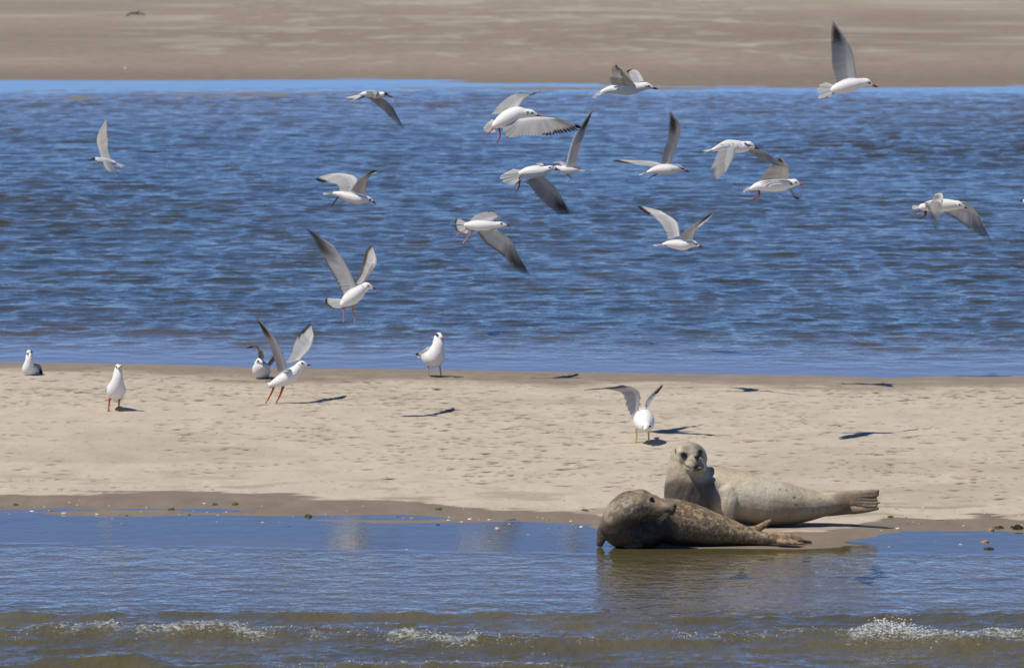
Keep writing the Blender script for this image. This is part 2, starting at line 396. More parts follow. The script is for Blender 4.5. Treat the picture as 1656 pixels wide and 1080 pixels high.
def pymesh(name, V, Fs, mat, smooth=True):
    me = bpy.data.meshes.new(name); me.from_pydata([tuple(map(float, v)) for v in V], [], [tuple(f) for f in Fs]); me.update()
    if smooth: me.polygons.foreach_set('use_smooth', np.ones(len(me.polygons), bool))
    me.materials.append(mat); return me

# plumage material: colour pattern of the feathers comes from the mesh, thin vanes let some light through
m = NT('plumage'); at = m.attr('plumage')
nz = m.noise(m.coord(), 90, 3, .6)
pc = m.mix(m.math('MULTIPLY', m.ramp(nz, (.35, .7)), .06), at.outputs['Color'], (.42, .41, .40))
m.l(pc, m.b.inputs['Base Color']); m.val(m.b.inputs['Roughness'], .75); m.val(m.b.inputs['Specular IOR Level'], .2)
tr = m.add('ShaderNodeBsdfTranslucent'); m.l(pc, tr.inputs['Color']); mx = m.add('ShaderNodeMixShader')
m.val(mx.inputs[0], .46); m.l(m.b.outputs[0], mx.inputs[1]); m.l(tr.outputs[0], mx.inputs[2]); m.l(mx.outputs[0], m.out.inputs[0])
vane_mat = m.m
m = NT('down'); at = m.attr('plumage'); nz = m.noise(m.coord(), 120, 3, .6)
pc = m.mix(m.math('MULTIPLY', m.ramp(nz, (.4, .7)), .10), at.outputs['Color'], (.45, .44, .42))
m.l(pc, m.b.inputs['Base Color']); m.val(m.b.inputs['Roughness'], .85); m.val(m.b.inputs['Specular IOR Level'], .15)
m.l(m.bump(m.noise(m.coord((1, 1, 2.2)), 60, 4, .7), .7, .006), m.b.inputs['Normal'])
down_mat = m.m
def plain(name, col, rough=.5, spec=.4, var=.12, sc=60):
    m = NT(name); nz = m.noise(m.coord(), sc, 3, .6)
    m.l(m.mix(m.ramp(nz, (.35, .7)), col, tuple(c * (1 - 2 * var) for c in col)), m.b.inputs['Base Color'])
    m.val(m.b.inputs['Roughness'], rough); m.val(m.b.inputs['Specular IOR Level'], spec); return m.m
RED = plain('red_horn', (.42, .045, .02), .4); DRED = plain('dark_red_horn', (.16, .02, .015), .4); PINK = plain('pink_horn', (.62, .22, .14), .45)
ORANGE = plain('orange_horn', (.62, .16, .05), .45); YEL = plain('yellow_horn', (.55, .45, .12), .45); BLK = plain('black_horn', (.015, .014, .014), .35)
PALE = plain('pale_horn', (.5, .42, .36), .5); EYE = plain('eye_gloss', (.006, .005, .005), .06, .8, 0)
GREY = (.62, .63, .655); WHITE = (.86, .85, .83); BLACK = (.018, .018, .02); BROWN = (.20, .15, .11)

class Bird:
    def __init__(s, name, crop, scale, anchor, ground=False):
        s.cx, s.cy, s.k = crop; s.s = scale
        if ground:
            p, dep = ground_hit(*s.px(anchor)); s.dep = dep; s.s = F / dep
        else:
            s.dep = F / scale; p = unproj(*s.px(anchor), s.dep)
        s.root = empty(name, p); s.o = np.array(p)
    def px(s, a): return (s.cx + a[0] / s.k, s.cy + a[1] / s.k)
    def w(s, a):      # crop pixels (+ depth in photo pixels) -> local metres
        x, y = s.px(a); d = a[2] if len(a) > 2 else 0.
        return np.array(unproj(x, y, s.dep + d / s.s)) - s.o
    def m(s, r): return r / s.k / s.s
    def add(s, name, me, parent=None): return link(name, me, parent or s.root)

    def body(s, st, mantle=GREY, up=(0, 0, 1), cap=None, ear=None, mrange=(.22, .72), mth=.45, headcol=WHITE, belly=WHITE, marks=()):
        """st: (x, y, r[, d]) from tail base to bill base"""
        Q = crom([[*s.w((q[0], q[1], q[3] if len(q) > 3 else 0)), s.m(q[2])] for q in st], 34)
        V, Fq, Ft, N, n = tube_geo(Q[:, :3], np.maximum(Q[:, 3], .003), 20)
        me = pymesh('body', V, Fq + Ft, down_mat)
        up = np.array(up, float); up /= np.linalg.norm(up)
        Nn = np.concatenate([N, N[:1], N[-1:]])
        t = np.concatenate([np.repeat(np.linspace(0, 1, n), 20), [0, 1]])
        d = Nn @ up
        col = np.tile(np.array(belly), (len(V), 1))
        if mantle is not None:
            f = sm(mth, mth + .2, d) * sm(mrange[0] - .04, mrange[0], t) * sm(mrange[1] + .03, mrange[1], t)
            col = col * (1 - f[:, None]) + np.array(mantle) * f[:, None]
        if cap is not None:
            f = (sm(cap[1], cap[1] + .12, d) * sm(cap[0] - .02, cap[0] + .01, t))[:, None]; col = col * (1 - f) + np.array(BLACK) * f
        for (x, y, r, c) in marks:
            pr = s.w((x, y, 0)); dd = np.hypot(V[:, 0] - pr[0], V[:, 2] - pr[2]); f = sm(s.m(r), s.m(r) * .5, dd)[:, None]
            col = col * (1 - f) + np.array(c) * f
        attr(me, 'plumage', col, 'FLOAT_COLOR')
        s.add('body', me); s.hd = st[-2]
    def eye(s, x, y, rpx=1.5, both=True):
        for sg in ((-1, 1) if both else (-1,)):
            hd = s.hd; hr = hd[2] / s.k; d0 = hd[3] if len(hd) > 3 else 0
            c = s.w((x, y, d0 + sg * hr * .86)); r = rpx / s.s
            V, Fq, Ft, N, n = tube_geo([c - [r * .3, 0, 0], c + [r * .3, 0, 0]], [r, r], 8)
            s.add('eye', pymesh('eye', V, Fq + Ft, EYE))
    def bill(s, a, b, mat=RED, r=1.9, tipmat=None, hook=.15):
        A, B = s.w(a), s.w(b); r /= s.s
        mid = A + (B - A) * .55 + np.array([0, 0, r * hook])
        Q = crom([[*(A - (B - A) * .25), r * 1.1], [*A, r], [*mid, r * .8], [*B, r * .18]], 9)
        V, Fq, Ft, N, n = tube_geo(Q[:, :3], Q[:, 3], 8, RW=Q[:, 3] * .7)
        s.add('bill', pymesh('bill', V, Fq + Ft, mat))
        if tipmat:
            Q2 = Q[-4:].copy(); V, Fq, Ft, N, n = tube_geo(Q2[:, :3], Q2[:, 3] * 1.06, 8, RW=Q2[:, 3] * .75); s.add('bill_tip', pymesh('bill_tip', V, Fq + Ft, tipmat))
    def leg(s, pts, mat=RED, foot=None, r=1.0, web=(7, 3)):
        P = [s.w(p) for p in pts]; r /= s.s
        Q = crom([[*p] for p in P], max(3 * len(P), 4))
        r = r * .72; R = np.linspace(r * 1.9, r, len(Q)); R[0] *= 1.3
        V, Fq, Ft, N, n = tube_geo(Q, R, 7)
        lg = s.add('leg', pymesh('leg', V, Fq + Ft, mat))
        if foot is not None:
            A = P[-1]; dirn = s.w(foot) - A; L = np.linalg.norm(dirn); dirn /= L
            side = np.cross(dirn, [0, 0, 1]);
            if np.linalg.norm(side) < .3: side = np.array([0, 1., 0])
            side /= np.linalg.norm(side); L = max(L, 6 / s.s)
            VV, FFs = [], []; off = 0
            tips = [A + dirn * L * .9 + side * L * .5, A + dirn * L, A + dirn * L * .9 - side * L * .5]
            for tp in tips:
                v, fq, ft, N, n = tube_geo([A, (A + tp) / 2 + [0, 0, r * .5], tp], [r * .9, r * .75, r * .45], 6)
                VV.append(v); FFs += [tuple(i + off for i in f) for f in fq + ft]; off += len(v)
            nrm = np.cross(side, dirn) * r * .25
            wv = [A + nrm, tips[0] + nrm, (tips[0] + tips[1]) / 2 * .97 + A * .03 + nrm, tips[1] + nrm, (tips[1] + tips[2]) / 2 * .97 + A * .03 + nrm, tips[2] + nrm]
            VV.append(np.array(wv)); FFs += [(off, off + 1, off + 2, off + 3), (off, off + 3, off + 4, off + 5)]
            s.add('foot', pymesh('foot', np.concatenate(VV), FFs, mat, False), lg)
    def fan(s, name, Bw, Tw, n, colf, up, coverts=.5, thick=.007, camber=.05, over=.62, mat=None, phase=0, hand=.5, wid=1.):
        """feathered surface between bone line Bw and tip line Tw (world-local metres)"""
        B = crom(Bw, 60); T = crom(Tw, 60)
        ref = np.array(up, float)
        VV, CC, FFs = [], [], []; off = 0
        ts = (np.arange(n) + .5) / n
        def at(P, t): 
            u = np.clip(t, 0, 1) * (len(P) - 1); i = min(int(u), len(P) - 2); return P[i] + (P[i + 1] - P[i]) * (u - i)
        for i, t in enumerate(ts):
            b, tp = at(B, t), at(T, t); v = tp - b; L = np.linalg.norm(v); v = v / (L + 1e-9)
            wb = at(B, t + .5 / n) - at(B, t - .5 / n); wt = at(T, t + .5 / n) - at(T, t - .5 / n)
            def orth(a): a = a - v * (a @ v); return a
            wb, wt = orth(wb), orth(wt)
            if np.linalg.norm(wt) < 1e-6: wt = wb
            minw = .006 * wid
            qs = [0, .25, .5, .7, .82, .91, .97, 1.0]
            nn = np.cross(v, wt / (np.linalg.norm(wt) + 1e-9)); 
            if nn @ ref < 0: nn = -nn
            nn /= np.linalg.norm(nn) + 1e-9
            jit = 1 + .03 * math.sin(i * 12.9 + phase)
            for layer in (1, -1):
                vs = []
                for q in qs:
                    wdir = wb * (1 - q) + wt * q; hw = np.linalg.norm(wdir) * over; wd = wdir / (np.linalg.norm(wdir) + 1e-9)
                    hw = max(hw, minw * .8)
                    if t > .55: hw *= 1 - .42 * float(sm(.45, 1., q)) * float(sm(.55, .7, t))
                    hw *= math.sqrt(max(0., 1 - max(0, (q - .72) / .28) ** 2.2)) if q < 1 else .08
                    c = b + v * L * q * jit + nn * (camber * L * 4 * q * (1 - q) * .5 + layer * .0007 + .0)
                    lift = .0014
                    vs.append(c + wd * hw + nn * lift); vs.append(c + nn * layer * .0005); vs.append(c - wd * hw - nn * lift)
                    for w_ in range(3): CC.append(colf(t, q, layer, i, w_))
                VV += vs
                for a in range(len(qs) - 1):
                    for e in range(2):
                        f = (off + a * 3 + e, off + a * 3 + e + 1, off + (a + 1) * 3 + e + 1, off + (a + 1) * 3 + e)
                        FFs.append(f if layer > 0 else f[::-1])
                off += len(qs) * 3
        if coverts > 0:
            nt_, prof = 30, [(1., .0), (.8, .35), (.55, .7), (.3, 1.), (.12, .85), (.0, .3), (-.02, 0), (.0, -.3), (.12, -.5), (.35, -.45), (.65, -.3), (1., .0)]
            rows = []
            for a in range(nt_):
                t = a / (nt_ - 1); b, tp = at(B, t), at(T, min(t, .9)); v = tp - b; 
                tan = at(B, t + .03) - at(B, t - .03); nn = np.cross(v, tan); 
                if nn @ ref < 0: nn = -nn
                nn /= np.linalg.norm(nn) + 1e-9
                L = min(np.linalg.norm(v), .16 if t < .6 else .12)
                vd = v / (np.linalg.norm(v) + 1e-9); cv = coverts * (1 - .45 * t) * (1 + .05 * math.sin(a * 2.3))
                th = thick * (1 - .55 * t)
                for (q, hgt) in prof:
                    p = b + vd * L * q * cv + nn * (th * hgt + camber * np.linalg.norm(v) * 4 * (q * cv * .6) * (1 - q * cv * .6) * .5 + (.0012 if hgt >= 0 else -.0006))
                    VV.append(p); CC.append(colf(t, q * cv * .9, 1 if hgt > 0 or (hgt == 0 and q > .5) else -1, -1, 0))
            m_ = len(prof)
            for a in range(nt_ - 1):
                for e in range(m_ - 1):
                    FFs.append((off + a * m_ + e, off + (a + 1) * m_ + e, off + (a + 1) * m_ + e + 1, off + a * m_ + e + 1))
        me = pymesh(name, VV, FFs, mat or vane_mat)
        attr(me, 'plumage', np.array(CC), 'FLOAT_COLOR')
        return s.add(name, me)
    def wing(s, B, T, sg, seen, r0=5, span=None, scheme='adult', n=24, dt=None, bend=.65, over=.62, camber=.05, pw=1.3):
        """B, T in crop pixels; sg -1 near / +1 far; seen 'top' or 'under'"""
        span = span or .50 * s.s
        a = np.array(s.px(B[0])); e = np.array(s.px(T[-1])); Lp = np.linalg.norm(e - a)
        if dt is None: dt = math.sqrt(max((span * .96) ** 2 - Lp ** 2, (span * .18) ** 2))
        def dep(P, top, base):
            P2 = [np.array(p[:2], float) for p in P]; L = np.concatenate([[0], np.cumsum([np.linalg.norm(P2[i + 1] - P2[i]) for i in range(len(P2) - 1)])]); L /= L[-1]
            return [s.w((*P2[i], sg * (base + dt * top * L[i] ** pw))) for i in range(len(P2))]
        Bw = dep(B, bend, r0); Tw = dep(T, 1.0, r0)
        # which way is the upper side: the seen side looks at the camera
        up = np.array([0, -1., .35]) if seen == 'top' else np.array([0, 1., -.35])
        def colf(t, q, layer, i, w_):
            if layer > 0:   # upper side
                c = np.array(GREY)
                if scheme == 'adult':
                    if t > .66: c = np.array(WHITE) * (.97 if w_ == 0 or t > .8 else .9)
                    if t > .5 and q > .84 - .3 * max(0, t - .6): c = np.array(BLACK)
                    if i < 0 and q < .16: c = np.array(WHITE)
                    if t <= .55 and q > .93: c = np.array((.6, .61, .62))
                    if t > .93 and w_ == 2: c = np.array(BLACK) * 1.5
                elif scheme == 'young':
                    if t > .5: c = np.array(WHITE) * .9
                    if q > .80: c = np.array(BROWN) * .5 if t > .4 else np.array(BROWN)
                    if q < .22 and t < .6 and (i % 2 == 0 or i < 0) and q > .1: c = np.array((.34, .29, .25))
                    if t > .5 and q > .15 and w_ == 2: c = np.array(BLACK)
                elif scheme == 'tern':
                    c = np.array((.50, .52, .55)) if q < .75 or t < .5 else np.array((.22, .23, .25))
                elif scheme == 'common':
                    c = np.array((.34, .355, .39))
                    if t > .6 and q > .55: c = np.array(BLACK)
                    if t <= .6 and q > .88: c = np.array(WHITE)
            else:
                c = np.array((.93, .925, .91))
                if scheme == 'adult':
                    if q > .4: c = c * (1 - .32 * min(1, (q - .4) / .15))
                    if t > .5: c = c * (1 - .86 * min(1, (t - .5) / .22) * min(1, max(0, q - .12) * 2.6))
                    if q < .3 and i < 0: c = np.array(WHITE)
                    if t > .93 and w_ != 2: c = np.array(WHITE) * .9
                elif scheme == 'young':
                    if t > .42: c = c * (1 - .86 * min(1, (t - .42) / .25) * min(1, max(0, q - .15) * 2.2))
                    if i < 0 and q < .3: c = np.array(WHITE)
                    if q > .85 and t <= .5: c = np.array((.32, .29, .27))
                elif scheme == 'tern':
                    c = np.array((.72, .70, .66)) if q < .84 or t < .5 else np.array((.12, .12, .13))
                elif scheme == 'common':
                    c = np.array((.84, .82, .79))
                    if t > .66 and q > .3: c = np.array(BLACK) * 2
            if i >= 0: c = c * (1 - .20 * ((math.sin(i * 78.233 + t) * 43758.5) % 1)) * (1 - (.18 if w_ == 0 else 0)) * (1 - .10 * (.3 < q < .45))
            return tuple(c)
        return s.fan('wing', Bw, Tw, n, colf, up, over=over, camber=camber, phase=sg)
    def tail(s, base, tips, band=None, n=12, seen='top', over=.6):
        b = s.w(base); tw = [s.w(t) for t in tips]
        half = s.m(6)
        dirv = (np.array(tw[-1]) - np.array(tw[0])); dirv = dirv / (np.linalg.norm(dirv) + 1e-9)
        Bw = [b - dirv * half, b, b + dirv * half]
        def colf(t, q, layer, i, w_):
            if band and q > band[0] and q < .975: return (.03, .025, .022)
            return tuple(np.array(WHITE) * (.98 - .07 * (i % 2)))
        s.fan('tail', Bw, tw, n, colf, (0, -1, .3) if seen == 'top' else (0, 1, -.3), coverts=0, camber=.0, over=over)
    def folded(s, st, tipfrom=.72, flat=.5, col=GREY, ref=(0, 1, 0)):
        Q = crom([[*s.w((q[0], q[1], q[3])), s.m(q[2])] for q in st], 22)
        V, Fq, Ft, N, n = tube_geo(Q[:, :3], np.maximum(Q[:, 3], .002), 14, RW=np.maximum(Q[:, 3], .002) * flat, ref=ref)
        me = pymesh('wing', V, Fq + Ft, down_mat)
        t = np.concatenate([np.repeat(np.linspace(0, 1, n), 14), [0, 1]])
        f = sm(tipfrom - .05, tipfrom + .05, t)[:, None]
        streak = (1 - .12 * (np.arange(len(V)) % 3 == 0))[:, None]
        attr(me, 'plumage', (np.array(col) * (1 - f) + np.array(BLACK) * f) * streak, 'FLOAT_COLOR'); s.add('wing', me)
    def done(s, label, cat, group=None): tag(s.root, label, cat, group)

FLY = 'gulls and terns in the air over the channel'
STAND = 'gulls resting on the sand bar'
EAR = (.05, .045, .045)

# 1 tern far left
b = Bird('tern', (130, 180, 9.), 195, (330, 715))
b.body([(500, 750, 20), (440, 735, 34), (370, 722, 44), (290, 716, 44), (240, 706, 34), (203, 700, 32), (168, 704, 18)], up=(.2, -.5, 1), cap=(.80, .0), mantle=(.5, .52, .55))
b.eye(190, 702, 1.0); b.bill((165, 708), (112, 724), BLK, 1.5)
b.wing([(315, 695), (245, 450), (275, 300)], [(455, 735), (400, 560), (412, 340), (392, 75)], 1, 'under', 3, .42 * 195, 'tern')
b.wing([(330, 740), (370, 830), (440, 890)], [(460, 760), (510, 850), (602, 968)], -1, 'top', 3, .42 * 195, 'tern')
b.tail((490, 750), [(650, 795, 4), (600, 810, 1), (620, 850, -1), (705, 905, -4)])
b.done('blurry pale tern on spread wings flying left, farthest left over the channel', 'tern', FLY)

# 2 black capped tern
b = Bird('tern', (540, 130, 11.83), 202, (780, 280))
b.body([(520, 275, 28), (600, 262, 50), (690, 262, 72), (790, 275, 78), (880, 282, 58), (965, 275, 50), (1035, 292, 24)], up=(0, -.5, 1), cap=(.80, .12), mantle=(.36, .38, .43), mrange=(.25, .62), mth=.1)
b.eye(1000, 272, 1.0); b.bill((1035, 298), (1125, 325), ORANGE, 1.9, BLK)
b.leg([(590, 310), (530, 335), (475, 360)], DRED)
b.wing([(850, 300), (1010, 400), (1140, 540)], [(620, 320), (780, 440), (980, 620), (1160, 790), (1370, 955)], 1, 'under', 2, .46 * 202, 'tern', camber=.03)
b.wing([(850, 225), (830, 260), (800, 300)], [(610, 210), (640, 280), (720, 340), (790, 375)], -1, 'top', 4, .42 * 202, 'tern')
b.tail((560, 270), [(215, 340, 5), (380, 345, 1), (370, 370, -1), (285, 440, -5)])
b.done('dark grey tern with black cap and orange bill diving right under the far bank', 'tern', FLY)

# 3 gull head down
C = (480, 260, 3.857)
b = Bird('gull', C, 212, (330, 225))
b.body([(235, 205, 12), (275, 212, 21), (325, 226, 31), (378, 240, 34), (420, 241, 25), (448, 243, 17.5), (468, 250, 8)], up=(0, .3, 1), mrange=(.3, .7), marks=[(455, 252, 8, (.25, .25, .27))])
b.eye(458, 243); b.bill((468, 252), (494, 269), DRED, 1.8, BLK)
b.leg([(290, 225), (330, 240), (362, 262)], DRED, (345, 262)); b.leg([(262, 222), (240, 250), (222, 278)], DRED, (214, 284))
b.wing([(385, 205), (372, 110), (290, 82), (215, 84)], [(268, 188), (256, 150), (205, 138), (160, 136), (113, 116)], 1, 'top', 4)
b.wing([(430, 215), (432, 140), (462, 85)], [(330, 188), (378, 125), (428, 88), (480, 58), (517, 66)], -1, 'under', 4)
b.tail((250, 207), [(168, 200, 9), (165, 206, 0), (170, 213, -9)])
b.done('gull flying right with lowered head, directly above the rising young gull', 'gull', FLY)

# 4 rising young gull, legs down
b = Bird('gull', C, 237, (350, 850))
b.body([(290, 892, 22), (315, 872, 40), (350, 845, 48), (385, 818, 42), (415, 795, 29), (440, 783, 25), (464, 790, 11)], up=(-.5, .3, 1), mrange=(.3, .7), marks=[(412, 782, 6, EAR)])
b.eye(443, 780, 1.6); b.bill((464, 792), (494, 798), ORANGE, 2.0, BLK)
b.leg([(300, 885), (296, 930), (290, 985)], PINK, (291, 1004), 1.15); b.leg([(345, 885), (350, 940), (362, 985)], PINK, (360, 1010), 1.15)
b.wing([(375, 795), (305, 650), (225, 530)], [(275, 835), (240, 740), (190, 650), (135, 560), (90, 480), (48, 412)], -1, 'under', 4, scheme='young')
b.wing([(415, 770), (490, 650), (487, 590)], [(358, 765), (395, 705), (412, 630), (432, 560), (465, 528)], 1, 'top', 4, scheme='young')
b.tail((310, 865), [(168, 856, 0), (182, 895, 0), (225, 925, 0), (275, 925, 0), (335, 915, -2), (388, 902, -4)], band=(.88,), n=14)
b.done('young gull rising with long wings raised, black tail band and both pink legs hanging', 'gull', FLY)

# 5 gull with red feet under the far bank
C = (770, 130, 8.28)
b = Bird('gull', C, 246, (500, 500))
b.body([(260, 600, 50), (330, 560, 85), (430, 505, 108), (550, 450, 98), (660, 445, 66), (740, 438, 46), (795, 458, 24)], up=(0, .6, 1), mrange=(.3, .7), mth=.6, marks=[(690, 430, 22, EAR)])
b.eye(750, 440, 1.6); b.bill((792, 468), (884, 488), RED, 2.0)
b.leg([(275, 565), (230, 640), (165, 715)], RED, (148, 742), 1.2); b.leg([(310, 640), (322, 735), (300, 800)], RED, (285, 842), 1.2)
b.wing([(545, 400), (625, 275), (705, 200)], [(205, 465), (300, 345), (440, 220), (580, 168), (760, 178), (882, 154)], 1, 'top', 6)
b.wing([(600, 520), (800, 492), (1060, 505)], [(340, 650), (430, 775), (640, 735), (900, 745), (1180, 720), (1385, 660), (1412, 600)], -1, 'top', 8, over=.68)
b.tail((310, 565), [(205, 525, 2), (140, 590, 0), (100, 655, 0), (150, 695, 0), (250, 705, -2)], n=12)
b.done('gull braking with both bright red feet out and one wing spread right', 'gull', FLY)

# 6 gull with fanned tail and wing hanging down
C = (790, 160, 5.4)
b = Bird('gull', C, 302, (430, 640))
b.body([(290, 650, 28), (340, 640, 44), (405, 636, 54), (460, 636, 50), (505, 622, 34), (543, 610, 27), (572, 612, 13)], up=(0, .4, 1), mrange=(.3, .68), marks=[(562, 598, 9, EAR)])
b.eye(533, 600, 1.5); b.bill((570, 613), (622, 622), DRED, 1.9)
b.leg([(290, 665), (268, 700), (240, 745)], ORANGE, (228, 768), 1.3); b.leg([(272, 690), (268, 760), (255, 795)], DRED, (240, 820), 1.2)
b.wing([(480, 680), (580, 770), (645, 880)], [(300, 710), (375, 780), (445, 880), (540, 965), (630, 1015), (744, 1012)], 1, 'under', -4, dt=55)
b.wing([(500, 590), (460, 568), (420, 568)], [(325, 607), (380, 590), (440, 578), (500, 574)], 1, 'top', 5)
b.tail((320, 645), [(215, 612, 2), (135, 655, 0), (105, 685, 0), (125, 720, 0), (165, 745, 0), (222, 757, -2)], n=13)
b.done('gull with fanned white tail and orange feet, one long shaded wing hanging down', 'gull', FLY)

# 7 gull flying left behind it
b = Bird('gull', C, 206, (700, 618))
b.body([(790, 618, 16), (755, 620, 26), (710, 622, 36), (665, 618, 36), (625, 612, 26), (594, 606, 22), (568, 608, 10)], up=(0, .3, 1))
b.eye(585, 602); b.bill((568, 610), (540, 616), DRED, 1.8)
b.leg([(700, 640), (690, 660), (702, 678)], DRED, (708, 684))
b.wing([(672, 600), (728, 385), (795, 260)], [(778, 588), (788, 480), (828, 340), (875, 215), (929, 60)], -1, 'under', 5)
b.wing([(660, 600), (625, 565), (590, 552)], [(690, 600), (670, 565), (640, 548), (600, 548), (545, 575)], 1, 'top', 5)
b.tail((775, 620), [(868, 606, 7), (850, 620, 0), (828, 642, -7)])
b.done('gull flying left with one narrow wing pointing straight up, its head hidden behind another gull', 'gull', FLY)

# 8 gull low over the far shoreline
C = (940, 20, 3.312)
b = Bird('gull', C, 303, (240, 408))
b.body([(110, 428, 10), (150, 416, 20), (205, 412, 29), (265, 410, 33), (315, 402, 25), (350, 396, 20), (378, 403, 9)], up=(0, .3, 1), marks=[(345, 398, 5, EAR)])
b.eye(362, 396, 1.6); b.bill((377, 404), (411, 413), RED, 2.1, BLK)
b.leg([(190, 425), (225, 432)], DRED)
b.wing([(290, 392), (245, 345), (212, 305)], [(165, 392), (153, 370), (158, 335), (162, 300), (187, 276)], -1, 'under', 6, over=.5)
b.wing([(338, 378), (322, 345), (302, 320)], [(285, 378), (255, 335), (243, 318), (268, 307)], 1, 'top', 6)
b.tail((150, 412), [(85, 428, 10), (62, 455, 0), (72, 462, -8)])
b.done('gull gliding right across the far shoreline, wings half raised with dark ragged tips', 'gull', FLY)

# 9 gull top right
b = Bird('gull', C, 221, (1430, 395))
b.body([(1355, 415, 20), (1385, 404, 33), (1425, 392, 38), (1465, 384, 35), (1503, 377, 25), (1533, 376, 19), (1554, 388, 8)], up=(0, .3, 1), marks=[(1536, 378, 5, EAR)])
b.eye(1545, 380, 1.6); b.bill((1553, 388), (1589, 403), RED, 2.1, BLK)
b.leg([(1365, 425), (1345, 440), (1325, 452)], DRED, (1308, 457), 1.2)
b.wing([(1475, 355), (1452, 215), (1412, 140)], [(1362, 385), (1345, 300), (1338, 210), (1333, 110), (1347, 44)], -1, 'under', 4)
b.wing([(1480, 360), (1440, 300), (1420, 230)], [(1375, 390), (1365, 330), (1362, 280), (1375, 200)], 1, 'top', 5)
b.tail((1372, 405), [(1308, 375, 1), (1275, 395, 0), (1267, 430, 0), (1272, 458, 0), (1330, 460, -1)], n=12)
b.done('highest gull, one long dark tipped wing straight up, fanned white tail, at top right', 'gull', FLY)

# 10 gull with a dark wing up
C = (980, 170, 5.018)
b = Bird('gull', C, 210, (480, 525))
b.body([(340, 545, 12), (390, 530, 28), (445, 522, 42), (510, 520, 46), (562, 515, 34), (600, 514, 24), (632, 524, 10)], up=(-.2, .3, 1), marks=[(615, 515, 9, EAR)])
b.eye(628, 518); b.bill((633, 526), (674, 548), RED, 1.8, BLK)
b.leg([(450, 535), (405, 565), (375, 578)], DRED, (345, 598), 1.2)
b.wing([(525, 480), (595, 250), (600, 150)], [(440, 475), (460, 380), (500, 280), (508, 160), (516, 42)], -1, 'under', 4)
b.wing([(450, 478), (370, 462), (280, 458)], [(385, 505), (330, 492), (230, 482), (120, 466), (54, 449)], 1, 'top', 4)
b.tail((360, 540), [(275, 562, 7), (268, 567, 0), (280, 570, -7)])
b.done('gull with one dark wing straight up and the other stretched flat to the left', 'gull', FLY)

# 11 large black billed tern
b = Bird('tern', C, 246, (1030, 340))
b.body([(870, 365, 14), (920, 345, 27), (985, 326, 42), (1050, 335, 50), (1110, 340, 45), (1165, 327, 32), (1195, 342, 14)], up=(0, -.3, 1), mantle=(.66, .66, .66), mrange=(.15, .66), mth=.2,
       marks=[(1130, 312, 15, BLACK), (1145, 322, 15, BLACK), (1162, 326, 9, BLACK)] + [(930 + 17 * i, 318 + 9 * (i % 3), 5, (.2, .2, .22)) for i in range(9)])
b.eye(1162, 326, 1.5); b.bill((1192, 345), (1247, 359), BLK, 2.0)
b.wing([(1055, 335), (1032, 430), (978, 540)], [(905, 372), (880, 450), (846, 540), (850, 590), (884, 628)], -1, 'top', 6, .46 * 246, 'tern')
b.wing([(1170, 350), (1290, 378), (1365, 440)], [(1140, 378), (1235, 432), (1345, 475), (1430, 502), (1538, 528)], 1, 'under', 6, .46 * 246, 'tern', camber=.02)
b.tail((900, 352), [(778, 374, 6), (830, 378, 0), (790, 388, -6)])
b.done('white spotted tern with black bill and black nape, both wings bent down', 'tern', FLY)

# 12 gull beneath it
b = Bird('gull', C, 224, (1350, 645))
b.body([(1180, 680, 16), (1225, 662, 32), (1290, 652, 46), (1370, 652, 52), (1445, 645, 46), (1500, 636, 34), (1537, 630, 28), (1562, 640, 12)], up=(0, .3, 1), marks=[(1503, 636, 17, (.1, .09, .09))])
b.eye(1538, 628, 1.5); b.bill((1562, 643), (1612, 651), RED, 2.0)
b.leg([(1240, 680), (1243, 725), (1215, 755)], RED, (1186, 768), 1.6)
b.wing([(1485, 600), (1478, 520), (1452, 470)], [(1225, 620), (1285, 555), (1345, 490), (1395, 440), (1412, 418)], -1, 'under', 7, over=.45, dt=80)
b.wing([(1470, 640), (1480, 662), (1488, 672)], [(1420, 690), (1470, 690), (1500, 705), (1540, 765), (1582, 772)], 1, 'top', 7, over=.28, n=14, dt=60)
b.tail((1225, 660), [(1150, 668, 7), (1120, 690, 2), (1114, 712, -7)])
b.done('red footed gull with dark cheek flying just below and behind the spotted tern', 'gull', FLY)

# 13 young gull at right
C = (1440, 290, 7.667)
b = Bird('gull', C, 250, (620, 330))
b.body([(395, 345, 42), (460, 338, 62), (550, 328, 76), (640, 322, 80), (730, 320, 72), (800, 320, 58), (852, 322, 50), (900, 342, 22)], up=(0, .4, 1), mth=.7, marks=[(803, 318, 12, (.2, .19, .19))])
b.eye(851, 317, 1.6); b.bill((895, 346), (952, 360), PINK, 1.9, BLK)
b.leg([(400, 370), (350, 400), (320, 415)], PINK, (292, 434), 1.5); b.leg([(438, 395), (432, 440), (400, 465)], DRED, (366, 494), 1.6)
b.wing([(600, 270), (560, 190), (640, 180), (652, 260)], [(388, 292), (432, 330), (486, 410), (515, 530), (560, 624), (606, 612)], -1, 'top', 8, scheme='young', over=.5, bend=.8)
b.wing([(800, 300), (935, 285), (1055, 400), (1110, 490)], [(655, 408), (790, 485), (905, 580), (1020, 655), (1140, 728), (1260, 760)], 1, 'under', 8, scheme='young', over=.5)
b.tail((405, 345), [(255, 318, 9), (246, 350, 0), (256, 385, -9)], band=(.87,), n=8)
b.done('young gull at far right, near wing folded down, far wing spread, black tail end', 'gull', FLY)

